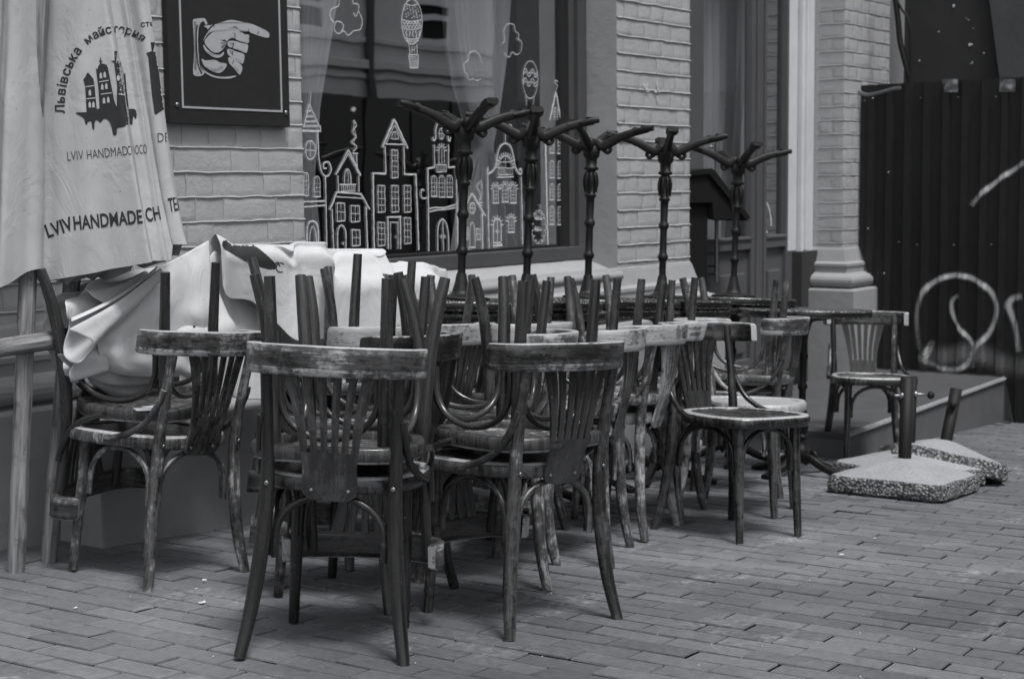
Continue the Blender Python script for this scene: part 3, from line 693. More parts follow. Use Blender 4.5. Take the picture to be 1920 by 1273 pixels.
# ================================================================= PLATFORM, FENCE, BOARD, CABLE
XF = 10.72; xs = g0 = gp(1586, 862).x; ysd = gp(1586, 862).y
pl = empty('entrance_platform', 'low dark entrance step in front of the cafe door with a pale worn edge', 'step', mw=Matrix.Translation((9.3, 3.9, ZF)))
ye = px_(1886, 707, XF).y
def platshape(mb, z0f, z1, inset=0):
    a = (xs+inset, ysd+inset); b = (XF+.6, ye+inset+ (ye-ysd)*.2); c = (XF+.6, 4.7); d = (xs+inset, 4.7)
    bot = [(p[0], p[1], z0f(p)) for p in (a, b, c, d)]; top = [(p[0], p[1], z1) for p in (a, b, c, d)]
    mb.add(bot+top, [[0, 1, 5, 4], [1, 2, 6, 5], [3, 0, 4, 7], [4, 5, 6, 7]], None, False)
mb = MB(); platshape(mb, lambda p: -2.2, ZF-.025, .012); part(mb, 'riser', RISER, pl)
mb = MB(); platshape(mb, lambda p: ZF-.0245, ZF); part(mb, 'tread', TREAD, pl)
mb = MB(); n = 60; rows = []
for k, (dy, dz_) in enumerate(((-.004, -.02), (-.008, -.004), (.012, .0035))):
    rows.append([(xs+.0+(XF-xs)*i/n, ysd+(ye-ysd)*i/n+dy, ZF+dz_+.0015*noise.noise(Vector((i*.8, k*3, 0)))) for i in range(n+1)])
mb.grid(rows); part(mb, 'worn_edge', CONC, pl)
fen = empty('corrugated_fence', 'black corrugated metal hoarding with white spray graffiti beside the cafe door', 'fence', mw=Matrix.Translation((XF, 3.8, ZF)))
PER, DEP = .14, .030
def corr(y):
    t = ((4.77 - y)/PER) % 1.0
    if t < .50: return 0
    if t < .60: return -DEP*(t-.50)/.10
    if t < .90: return -DEP
    return -DEP*(1-(t-.90)/.10)
def fence_sheet(name, ya, yb, zt, zbf, xoff=0, cut=None):
    mb = MB(); ys = []; y = ya
    while y > yb:
        ys.append(y); t = ((4.77-y)/PER) % 1.0
        nx = min([q for q in (.50, .60, .90, 1.0, 1.5) if q > t+1e-4]); y = y-(nx-t)*PER
    ys.append(yb); rows = []
    n = 14
    for i in range(n+1):
        row = []
        for y in ys:
            zb = zbf(y); z = zb+(zt(y)-zb)*i/n; yy = y
            row.append((XF+xoff+corr(y)+.004*noise.noise(Vector((y*3, z*2, 0))), yy, z))
        rows.append(row)
    mb.grid(rows, smooth=False); return part(mb, name, BLKMET, fen)
zt1 = px_(1650, 159, XF).z; zt2 = px_(1760, 153, XF).z; ysp = px_(1690, 300, XF).y; ypl = YW-.165
fence_sheet('sheet', YW-.012, ypl-.001, lambda y: zt1, lambda y: ZW+.02 if y > YW-.03 else ZW-.0-.30*(YW-y)/.165, .0)
fence_sheet('sheet', ypl, ysp-.02, lambda y: zt1, lambda y: ZF+.004, 0)
fence_sheet('sheet', ysp, 2.2, lambda y: zt2, lambda y: (ZF+.01 if y > ye else gz(XF, y)-.0), -.006)
for (x, y) in ((1620, 189), (1638, 185), (1667, 324), (1608, 429), (1629, 429), (1684, 454), (1718, 459), (1659, 513), (1725, 184), (1795, 183), (1866, 182), (1787, 460), (1857, 459)):
    p = px_(x, y, XF-.022); mb = MB(); mb.lathe([(.008, 0), (.008, .004), (.005, .008), (.0, .009)], 8, Matrix.Translation((XF+corr(p.y)-.005, p.y, p.z)) @ Matrix.Rotation(-PI/2, 4, 'Y')); part(mb, 'screw', CHROME, fen)
def spray(name, pts, wd, amax=1):
    mb = MB(); q = crom([(a, b, 0) for a, b in pts], 14); P = []
    for k in range(len(q)-1):
        for j in range(2): P.append(q[k].lerp(q[k+1], j/2))
    prof = [(-1, 0), (-.65, .35), (-.3, .95), (0, 1), (.3, .95), (.65, .35), (1, 0)]; rows = []; al = []
    for k in range(len(P)):
        t = (P[min(k+1, len(P)-1)]-P[max(k-1, 0)]).normalized(); s_ = Vector((-t.y, t.x, 0)); row = []
        for (o, a) in prof:
            c = P[k]+s_*o*wd*1.25; p = px_(c.x, c.y, XF-.01); row.append((XF-.019+corr(p.y), p.y, p.z)); 
        rows.append(row)
    mb.grid(rows, smooth=False); o = part(mb, name, SPRAY, fen)
    at = o.data.attributes.new('alpha', 'FLOAT', 'POINT'); e = [min(1, .25+2.5*min(k, len(P)-1-k)/len(P)) for k in range(len(P))]
    at.data.foreach_set('value', [prof[j][1]*e[k]*amax for k in range(len(P)) for j in range(7)])
spray('graffiti_line', [(1822, 386), (1842, 364), (1870, 341), (1900, 320), (1935, 298)], 5.5)
spray('graffiti_line', [(1726, 655), (1722, 620), (1722, 580), (1735, 545), (1762, 524), (1800, 516), (1840, 530), (1866, 558), (1870, 590), (1855, 625), (1828, 655), (1812, 685), (1780, 692), (1745, 680), (1722, 665)], 6)
spray('graffiti_line', [(1800, 552), (1786, 565), (1788, 590), (1802, 615), (1822, 640), (1830, 665), (1824, 690)], 5)
spray('graffiti_line', [(1920, 555), (1900, 560), (1893, 575), (1905, 610), (1912, 660)], 7)
spray('graffiti_smudge', [(1722, 668), (1770, 668), (1830, 660), (1880, 680), (1935, 690)], 20, .22)
spray('graffiti_smudge', [(1735, 656), (1748, 662)], 20, .7)
mb = MB()
for pts in ([(1609, 172), (1625, 178), (1650, 174), (1675, 167), (1690, 166)],):
    q = crom([(a, b, 0) for a, b in pts], 5); mb.tube([px_(p.x, p.y, XF-.03) for p in q], .012, 8, True, (.5, 2.2))
part(mb, 'torn_tape', CHROME, fen)
for x0, x1 in ((1768, 1797), (1875, 1905)):
    mb = MB(); rows = []
    for i in range(9):
        rows.append([])
        for j in range(9):
            p = px_(x0+(x1-x0)*j/8, 150+24*i/8, XF-.03); rows[-1].append((p.x-.012+.018*noise.noise(Vector((p.y*20, p.z*20, x0))), p.y, p.z+.003))
    mb.grid(rows); part(mb, 'foil_scrap', CHROME, fen)
# dark site board behind the fence
mb = MB(); XB = 11.5; a = px_(1697, 100, XB); mb.box((XB, (a.y+1.5)/2, 1.6), (.04, a.y-1.5, 3.2))
tag(mb.build('site_board', m_simple('dark_site_board', .035, .8, 0, 5, .35, .15, .3)), 'tall dark stained board standing behind the black fence', 'board')
mb = MB(); XN = XB-.06; p1 = px_(1848, -60, XN); p2 = px_(1876, 156, XN)
mb.poly([(XN, p1.y, p1.z), (XN, p2.y, p2.z), (XN, p2.y, p2.z-.5), (XN, 1.4, p2.z-.5), (XN, 1.4, p1.z+.8), (XN, p1.y+.03, p1.z+.8)], .01, (-1, 0, 0))
tag(mb.build('safety_net', m_simple('grey_net', .085, .9, 0, 25, .2, .3, .2)), 'grey building net hanging behind the fence at the right edge', 'net')
mb = MB(); r = random.Random(4)
for (x, y) in ((1812, 35), (1816, 38), (1825, 54), (1818, 85), (1822, 84), (1724, 114), (1820, 120), (1823, 118), (1788, 12), (1845, 100), (1760, 60)):
    p = px_(x, y, XB-.024); s_ = r.uniform(.25, .9); mb.lathe([(.0, .003), (.010*s_, .002), (.012*s_, 0)], 7, Matrix.Translation(p) @ Matrix.Rotation(-PI/2, 4, 'Y') @ Matrix.Scale(r.uniform(.5, 1.6), 4, (1, 0, 0)), None, False)
tag(mb.build('paint_splashes', SCRATCH), 'white paint splashes on the dark board behind the fence', 'paint splashes')
mb = MB(); q = crom([px_(x, y, XF+.12) for x, y in ((1672, -80), (1678, -10), (1684, 40), (1688, 80), (1698, 120), (1706, 150), (1712, 190))], 6); mb.tube(q, .022, 8)
q = crom([px_(x, y, XF+.11) for x, y in ((1684, 5), (1692, 20), (1700, 32), (1706, 60), (1707, 110), (1708, 160))], 6); mb.tube(q, .009, 6)
tag(mb.build('cable', STEEL), 'black cable hanging down the wall behind the fence top', 'cable')
# ================================================================= MENU STAND
ms = empty('menu_stand', 'dark lectern style menu stand beside the cafe door behind the brick pier', 'menu stand', mw=Matrix.Translation((8.6, 4.9, ZF)))
Ym = 4.82
def prof_xz(mb, pts, y0, y1): mb.poly([(py_(x, y, y0).x, y0, py_(x, y, y0).z) for x, y in pts], y1-y0, (0, 1, 0))
mb = MB(); prof_xz(mb, [(1285, 322), (1334, 316), (1340, 319), (1407, 408), (1401, 414), (1330, 326), (1285, 331)], Ym-.02, Ym+.24); part(mb, 'desk_top', STEEL, ms)
mb = MB(); prof_xz(mb, [(1285, 331), (1330, 326), (1395, 410), (1338, 412), (1336, 380), (1285, 380)], Ym, Ym+.22); part(mb, 'desk_body', STEEL, ms)
mb = MB(); a, b = py_(1304, 400, Ym).x, py_(1338, 400, Ym).x; mb.box(((a+b)/2, Ym+.11, (ZF+py_(1320, 360, Ym).z)/2), (b-a, .14, py_(1320, 360, Ym).z-ZF-.02), None, .01); part(mb, 'post', STEEL, ms)
mb = MB(); mb.box(((a+b)/2, Ym+.11, ZF+.02), (.34, .24, .036), None, .008); part(mb, 'foot', STEEL, ms)
# ================================================================= SIGN WITH POINTING HAND
YS = YW-.035
sgn = empty('wall_sign', 'framed black sign with a white engraved hand pointing right on the brick wall', 'sign', mw=Matrix.Translation(py_(430, 120, YS)))
TLp, BLp, BRp = py_(313, 0, YS), py_(321, 231, YS), py_(543, 239, YS)
sx0, sx1 = BLp.x-.006, BRp.x; sz0 = (BLp.z+BRp.z)/2; sz1 = sz0+.95
mb = MB(); mb.box(((sx0+sx1)/2, YS+.012, (sz0+sz1)/2), (sx1-sx0, .03, sz1-sz0), None, .002); part(mb, 'board', SIGNB, sgn)
bx0, bx1 = py_(340, 200, YS).x, py_(528, 212, YS).x; bz0 = py_(430, 207, YS).z; bz1 = sz1-.12; t = .008
mb = MB()
def bar(x0, x1, z0, z1, y=YS-.0045, th=.003): mb.box(((x0+x1)/2, y, (z0+z1)/2), (x1-x0, th, z1-z0))
bar(bx0, bx1, bz0, bz0+t); bar(bx0, bx1, bz1-t, bz1); bar(bx0, bx0+t, bz0+t, bz1-t); bar(bx1-t, bx1, bz0+t, bz1-t)
part(mb, 'border_line', CHALK, sgn)
mb = MB()
for (x, y) in ((332, 197), (536, 212)): mb.lathe([(.010, 0), (.010, .004), (.006, .007), (0, .007)], 14, Matrix.Translation(py_(x, y, YS-.003)) @ Matrix.Rotation(PI/2, 4, 'X'))
part(mb, 'screw', CHROME, sgn)
def hz(x, y): return (340+x/5.305, y/5.305)
def hpoly(mb, pts, off, smooth=True, jag=None):
    if smooth:
        q = crom([(a, b, 0) for a, b in pts], 4, True); pts = [(p.x, p.y) for p in q]
    P3 = [py_(*hz(*p), YS-.0035-off) for p in pts]
    mb.poly(P3, .0015, (0, -1, 0))
hand = MB()
hpoly(hand, [(116, 205), (150, 190), (225, 186), (248, 215), (256, 240), (240, 250), (222, 218), (200, 225), (175, 290), (165, 400), (168, 520), (185, 640), (215, 690), (232, 715), (210, 752), (160, 762), (122, 748), (116, 690), (126, 560), (125, 420), (118, 300)], 0)
hpoly(hand, [(225, 262), (330, 248), (440, 212), (510, 203), (600, 222), (690, 240), (790, 282), (862, 325), (872, 365), (852, 380), (790, 365), (700, 335), (672, 318), (600, 318), (560, 285), (530, 268), (440, 292), (330, 312), (265, 340), (228, 395), (222, 400), (262, 300)], 0)
hpoly(hand, [(400, 300), (520, 278), (570, 300), (620, 340), (665, 385), (668, 425), (640, 432), (560, 405), (520, 382), (480, 388), (445, 420), (440, 450), (405, 500), (350, 530), (290, 505), (232, 430), (262, 370), (320, 320)], 0)
hpoly(hand, [(628, 348), (668, 350), (672, 378), (650, 384), (632, 370)], .0001)
for pts in ([(458, 440), (470, 415), (520, 410), (600, 432), (655, 445), (660, 480), (648, 525), (625, 528), (560, 500), (500, 480), (470, 468)],
            [(456, 500), (478, 490), (540, 515), (615, 540), (626, 575), (612, 630), (590, 632), (520, 590), (470, 555), (455, 525)],
            [(468, 585), (485, 572), (530, 600), (590, 645), (604, 690), (585, 740), (568, 740), (520, 680), (480, 640), (468, 610)]): hpoly(hand, pts, 0)
hpoly(hand, [(222, 450), (262, 500), (330, 542), (385, 545), (420, 520), (412, 555), (370, 578), (310, 568), (250, 525), (222, 480)], 0)
hpoly(hand, [(200, 590), (240, 605), (330, 600), (380, 625), (448, 640), (430, 690), (380, 728), (310, 715), (250, 680), (220, 650)], 0)
hpoly(hand, [(215, 690), (260, 725), (340, 760), (430, 768), (545, 756), (500, 780), (420, 786), (320, 772), (240, 730)], 0)
part(hand, 'painted_hand', CHALK, sgn)
ink = MB()
def hstroke(pts, w): 
    q = crom([(a, b, 0) for a, b in pts], 4); stroke([(p.x, p.y) for p in q], w*.00022, YS-.0062, hz, ink)
hstroke([(160, 250), (150, 330), (150, 450), (158, 560), (172, 660), (205, 735)], 14)
hstroke([(178, 560), (190, 660), (215, 700)], 8); hstroke([(195, 225), (175, 290), (168, 420)], 6)
hstroke([(330, 250), (290, 275), (240, 345)], 12); hstroke([(672, 290), (672, 325)], 8); hstroke([(768, 315), (758, 345)], 8); hstroke([(532, 330), (535, 380)], 8)
hstroke([(520, 430), (515, 465), (500, 478)], 8); hstroke([(512, 510), (508, 550)], 8); hstroke([(520, 600), (510, 640)], 8)
hstroke([(480, 425), (500, 440), (520, 432)], 5); hstroke([(478, 500), (500, 525), (512, 545)], 5)
for a, b in (((395, 398), (440, 420)), ((392, 430), (440, 436)), ((400, 465), (440, 450)), ((420, 395), (448, 412)), ((395, 480), (425, 470))): hstroke([a, ((a[0]+b[0])/2, (a[1]+b[1])/2-2), b], 6)
for k in range(46):
    t = k/45
    x = 126+6*math.sin(t*3); hstroke([(x, 215+t*470), (x+14, 222+t*470), (x+24, 230+t*470)], 3.2)
for k in range(18): x = 262+k*17; y = 322-k*2.2+ (0 if k < 9 else (k-9)*.5); hstroke([(x, y-6), (x-3, y+4), (x-4, y+14)], 3)
for k in range(16): x = 250+k*11; y = 668+28*math.sin(k*.22); hstroke([(x, y+22), (x-4, y+6), (x-5, y-10)], 3)
for k in range(14): x = 245+k*12; hstroke([(x, 512+k*3-(k*k)*.18), (x+3, 528+k*3-(k*k)*.18), (x+4, 545+k*2.4-(k*k)*.18)], 3)
for k in range(16): x = 580+k*6; hstroke([(x, 300+k*.6), (x+3, 312+k*.6), (x+4, 326+k*.4)], 2.5)
for (x, y) in [(600+k*9, 425+k*1.2) for k in range(6)] + [(560+k*10, 500+k*4) for k in range(8)] + [(540+k*9, 588+k*5) for k in range(7)] + [(528+k*8, 675+k*8) for k in range(6)]: hstroke([(x, y+4), (x+1, y-6), (x+2, y-15)], 2.6)
for k in range(22): x = 240+k*18; hstroke([(x+90, 238-k*1.1+(k/5)**2*1.4), (x+108, 233-k*1.1+(k/5)**2*1.5), (x+124, 230-k*1.1+(k/5)**2*1.6)], 1.6)
part(ink, 'ink_lines', CHALKD, sgn)
# ================================================================= CHAIRS
def arch(p0, p1, z0, zt, r=.0095, out=0.0):
    """bentwood hoop between two legs"""
    a, b = Vector(p0), Vector(p1); pts = []
    for i in range(17):
        t = PI*i/16; s_ = .5-.5*math.cos(t); h = math.sin(t)**.75
        p = a.lerp(b, s_); pts.append((p.x, p.y, z0+(zt-z0)*h))
    a0, b0 = Vector(pts[0]), Vector(pts[-1])
    pts = [a0-Vector((0, 0, .035))] + pts + [b0-Vector((0, 0, .035))]
    m = MB(); m.tube(pts, r, 10, True, (.02, .017, .75)) if False else m.tube(pts, r, 10); return m
def seat_outline(k, n=48):
    out = []
    for i in range(n):
        a = 2*PI*i/n; c, s_ = math.cos(a), math.sin(a); e = .62
        x = math.copysign(abs(c)**e, c); y = math.copysign(abs(s_)**e, s_)
        wx = (.222 + .014*y) if y > 0 else (.222 + .044*y)
        out.append((x*(wx-k), y*(.228-k)+.016))
    return out
ZS = .475; RH = .815
def make_chair():
    root = empty('bentwood_chair')
    def ch(m, name, mat=WOOD):
        o = m.build(name, mat); o.parent = root; return o
    # seat ring with inset panel
    m = MB(); prof = [(0.004, ZS-.006), (0.0, ZS-.012), (0.0, ZS-.036), (0.004, ZS-.042), (.032, ZS-.042), (.034, ZS-.040), (.036, ZS-.010), (.034, ZS-.003), (.028, ZS), (.008, ZS)]
    rows = [[(x, y, z) for x, y in seat_outline(k)] for k, z in prof]
    m.grid(rows[::-1], closed_u=True, closed_v=True)
    for q in range(len(m.tone)): m.tone[q] = {0: .3, 9: .3, 8: .2}.get(9-q//48, 0) if True else 0
    ch(m, 'seat_frame')
    m = MB(); zt, zb = ZS-.007, ZS-.018
    o0 = seat_outline(.033); m.add([(x, y, zt) for x, y in o0], [list(range(48))], None, False); m.add([(x, y, zb) for x, y in o0], [list(range(48))[::-1]], None, False); m.tone = [.10, .10]; ch(m, 'seat_panel')
    # legs
    for sx in (-1, 1):
        m = MB(); m.tube([(sx*.150, .155, ZS-.04), (sx*.152, .160, .3), (sx*.156, .172, .12), (sx*.158, .180, .0)], [.0200, .0192, .0165, .0148], 14); ch(m, 'leg')
        pts = crom([(sx*.213, -.240, 0), (sx*.192, -.214, .13), (sx*.174, -.200, .29), (sx*.166, -.198, .455), (sx*.168, -.219, .62), (sx*.171, -.252, RH-.018)], 6)
        n = len(pts); m = MB(); m.tube(pts, [.0156+.0050*math.sin(PI*min(1, (i/(n-1))*1.25)) for i in range(n)], 14); l = ch(m, 'leg')
        m = MB(); M = Matrix.Translation((sx*.164, -.2190, .452)) @ Matrix.Rotation(PI/2, 4, 'X'); m.lathe([(.0060, 0), (.0060, .002), (.0035, .0026), (0, .0022)], 10, M); s_ = m.build('screw', CHROME); s_.parent = l
    # hoops
    for p0, p1, nm in (((-.155, .158), (.155, .158), 'hoop'), ((-.165, -.185), (.165, -.185), 'hoop'), ((-.160, -.180), (-.150, .150), 'hoop'), ((.160, -.180), (.150, .150), 'hoop')):
        rear = p0[1] < 0 and p1[1] < 0; sd = .0
        q0, q1 = (Vector((p0[0], p0[1], 0)), Vector((p1[0], p1[1], 0))); d = (q1-q0).normalized(); q0 += d*.022; q1 -= d*.022
        ch(arch(q0, q1, .29, ZS-.053), nm)
    # side braces from post to seat
    for sx in (-1, 1):
        m = MB(); pts = crom([(sx*.184, -.226, .628), (sx*.187, -.212, .590), (sx*.196, -.165, .520), (sx*.212, -.105, .480), (sx*.224, -.045, .460), (sx*.226, -.020, .455)], 5)
        m.tube(pts, .0105, 10); ch(m, 'brace')
    # back rail
    base = [(-.222, -.132), (-.233, -.165), (-.232, -.200), (-.218, -.234), (-.188, -.263), (-.145, -.281), (-.08, -.301), (0, -.308), (.08, -.301), (.145, -.281), (.188, -.263), (.218, -.234), (.232, -.200), (.233, -.165), (.222, -.132)]
    line_ = crom([(x, y, 0) for x, y in base], 5); k = len(line_); rows = []
    for i, p in enumerate(line_):
        t = (line_[min(i+1, k-1)]-line_[max(i-1, 0)]).normalized(); nn = Vector((-t.y, t.x, 0))       # towards inside
        if nn.y < 0 and abs(p.x) < .1: nn = -nn
        if p.x < -.1 and nn.x < 0 or p.x > .1 and nn.x > 0: nn = -nn
        s_ = i/(k-1); e = min(s_, 1-s_)/.035; er = .5+.5*math.sin(min(1, e)*PI/2) if e < 1 else 1
        top = RH - .004*(1-math.sin(PI*s_)) - .012*(1-er); bot = RH-.078 + .012*(1-er); th = .024
        lean = .10                                    # rail leans back a little
        row = []
        for (o, z) in ((0, bot+.003), (0, bot+.02), (0, top-.02), (0, top-.003), (.003, top), (th-.003, top), (th, top-.003), (th, top-.02), (th, bot+.02), (th, bot+.003), (th-.003, bot), (.003, bot)):
            q = p + nn*o; row.append((q.x, q.y - (z-RH+.04)*lean, z))
        rows.append(row)
    m = MB(); m.grid(rows, closed_u=True); m.add(rows[0], [list(range(12))[::-1]], None, False, .3); m.add(rows[-1], [list(range(12))], None, False, .3)
    for q in range((k-1)*12): m.tone[q] = {3: .26, 4: .34, 5: .26, 2: .03, 0: .10, 11: .12}.get(q % 12, 0)
    ch(m, 'back_rail')
    # splat: solid foot fanning into six slats
    m = MB(); th = .008
    def yb(z): t = (z-.44)/(RH-.44); return -.2190 - .062*t - .012*math.sin(PI*t)
    def curv(x, z): t = max(0, (z-.5)/(RH-.5)); return yb(z) + 1.1*x*x*t
    def strip(c0, c1, w0, w1, z0, z1, n=9):
        rows = []
        for i in range(n+1):
            s_ = i/n; z = z0+(z1-z0)*s_; c = c0+(c1-c0)*(s_**1.5); hw = .5*(w0+(w1-w0)*s_); row = []
            for (dx, dy) in ((-hw, 0), (hw, 0), (hw, th), (-hw, th)):
                row.append((c+dx, curv(c+dx, z)+dy, z))
            rows.append(row)
        m.grid(rows, closed_u=True, smooth=False)
    zs = .540
    N_ = 6; bw_ = .150; gap = .0100; ws = (bw_-gap*(N_-1))/N_
    for i in range(N_):
        c0 = -bw_/2 + ws/2 + i*(ws+gap); c1 = (i-2.5)*.0405; w1 = .036 if i in (0, 5) else .0205
        strip(c0, c1, ws, w1, zs, RH-.075)
    rows = []
    for z, hw in ((.412, .030), (.416, .052), (.425, .066), (.44, .072), (.50, .070), (zs, bw_/2)):
        rows.append([(-hw+2*hw*j/8, curv(0, z), z) for j in range(9)] + [(hw-2*hw*j/8, curv(0, z)+th, z) for j in range(9)])
    m.grid(rows, closed_u=True, smooth=False); m.add(rows[0], [list(range(18))[::-1]], None, False); sp = ch(m, 'splat')
    for sx in (-1, 1):
        m = MB(); m.lathe([(.0055, 0), (.0055, .0015), (.003, .0025), (0, .0025)], 9, Matrix.Translation((sx*.048, curv(0, .44)+.001, .440)) @ Matrix.Rotation(PI/2, 4, 'X')); s_ = m.build('screw', CHROME); s_.parent = sp
    return root
proto = make_chair(); used = [False]
HH = .986
GU = 'upright bentwood chairs of the stacked terrace chairs'; GI = 'chairs turned upside down on the upright chairs'
def place(x, y, ang, label, tone, wear, inv=False, hh=HH, tx=0, ty=0, var=.18):
    o = proto if not used[0] else copy_tree(proto); used[0] = True
    M = stand(x, y, ang)
    if not inv and (tx or ty): M = M @ Matrix.Rotation(math.radians(tx), 4, 'X') @ Matrix.Rotation(math.radians(ty), 4, 'Y')
    if inv: M = M @ Matrix.Translation((0, 0, hh)) @ Matrix.Rotation(math.radians(tx), 4, 'X') @ Matrix.Rotation(math.radians(ty), 4, 'Y') @ Matrix.Rotation(PI, 4, 'X')
    o.matrix_basis = M; tag(o, label, 'chair', GI if inv else GU)
    r = random.Random(int(x*1000+y*77+(5 if inv else 0)))
    if inv: tone = max(tone, 2.1); wear += .045
    for c in o.children:
        t = tone*(1+r.uniform(-var, var)); w_ = wear + r.uniform(-.05, .05)
        if c.name.startswith('splat'): t = max(t*1.5, 1.1); w_ -= .06
        if tone > 1 and c.name.split('.')[0] in ('leg', 'hoop', 'brace'): t *= .6; w_ -= .10
        c.color = (t, max(0, min(1, w_)), 0, 1)
    return o
CH = [
 (3.005, 2.832, 33, 'dark worn chair nearest the camera, seen squarely from behind, fan back in full view', 1.05, .50),
 (3.558, 2.666, 79, 'dark chair second nearest the camera, its curved back rail wrapping round at the right', 1.0, .50),
 (3.285, 3.944, 92, 'weathered chair at the far left with flaking paint on its rear leg and back rail', .85, .56),
 (3.49, 3.21, 102, 'upright chair squeezed directly behind the nearest chair, only its dark rail top showing', .6, .45),
 (3.97, 3.09, 121, 'upright chair with pale scraped front legs standing behind the dark curved rail chair', 1.6, .68),
 (4.46, 3.13, 113, 'upright chair with pale scuffed curved rail, next right behind the second nearest chair', 1.4, .66),
 (5.02, 3.29, 104, 'upright chair with pale rail and long narrow slatted back in the middle of the row', 1.6, .68),
 (5.45, 3.40, 107, 'upright chair with pale rail just behind the dark empty chair', 1.4, .66),
 (6.37, 3.42, 106.6, 'upright chair with dark patched rail, last in the row before the bare round table', .8, .52),
 (5.285, 2.845, -107, 'dark glossy upright chair with empty seat facing right, nothing stacked on it', .7, .46),
 (5.82, 3.10, -78, 'upright chair with pale seat right behind the dark empty chair', 1.6, .68),
 (3.95, 3.70, 90, 'upright chair with light plain rail in front of the crumpled parasol', 1.9, .70),
 (4.66, 3.60, 97, 'upright chair with light rail standing in front of the first upturned tables', 1.9, .70),
 (4.33, 3.72, 88, 'upright chair squeezed between the two light railed chairs near the crumpled parasol', 1.2, .58),
 (7.80, 3.39, -145, 'single upright chair with empty seat behind the umbrella bases at the far right', .7, .5),
]
for i, (x, y, a, lab, t, w_) in enumerate(CH): place(x, y, a, lab, t, w_, tx=(2.5 if i == 2 else 0), ty={0: 1.5, 2: 1.5}.get(i, 0))
INV = [
 (3.02, 2.825, 26, 'upturned dark chair on the nearest chair, its rail hanging low between the front legs', 0.78, 0.45, HH, 0, 0),
 (3.56, 2.67, 84, 'upturned dark chair on the second nearest chair, black paint on its seat edge', 0.50, 0.41, HH, 0, -1),
 (3.275, 3.965, 108, 'upturned black chair on the far left chair with legs in front of the parasols', 0.47, 0.39, HH+.02, 1, -6),
 (3.49, 3.23, 112, 'upturned chair on the chair squeezed behind the nearest one', 0.75, 0.48, HH, -1, 1),
 (3.97, 3.09, 116, 'upturned chair stacked behind the dark curved rail chair', 1.00, 0.51, HH, 1, 2),
 (4.46, 3.14, 109, 'upturned chair on the pale rail chair next right of the two nearest chairs', 1.12, 0.55, HH, 0, -1),
 (5.02, 3.29, 106, 'upturned chair on the middle chair of the row', 1.25, 0.55, HH, 1, 1),
 (5.45, 3.40, 103, 'upturned chair on the pale chair behind the dark empty chair', 1.38, 0.58, HH, 0, -2),
 (6.37, 3.42, 108, 'upturned chair on the last chair of the row before the bare table', 1.50, 0.59, HH, 0, 0),
 (3.95, 3.70, 95, 'upturned chair leaning in front of the crumpled parasol', 0.75, 0.47, HH+.05, -3, 4),
 (4.33, 3.72, 100, 'upturned chair between the parasol cloth and the first upturned table', 1.3, .56, HH, 2, 3),
 (4.66, 3.60, 92, 'upturned chair in front of the first upturned tables', 1.25, 0.57, HH, 0, 0),
]
for (x, y, a, lab, t, w_, hh, tx, ty) in INV: place(x, y, a, lab, t, w_, True, hh, tx, ty)
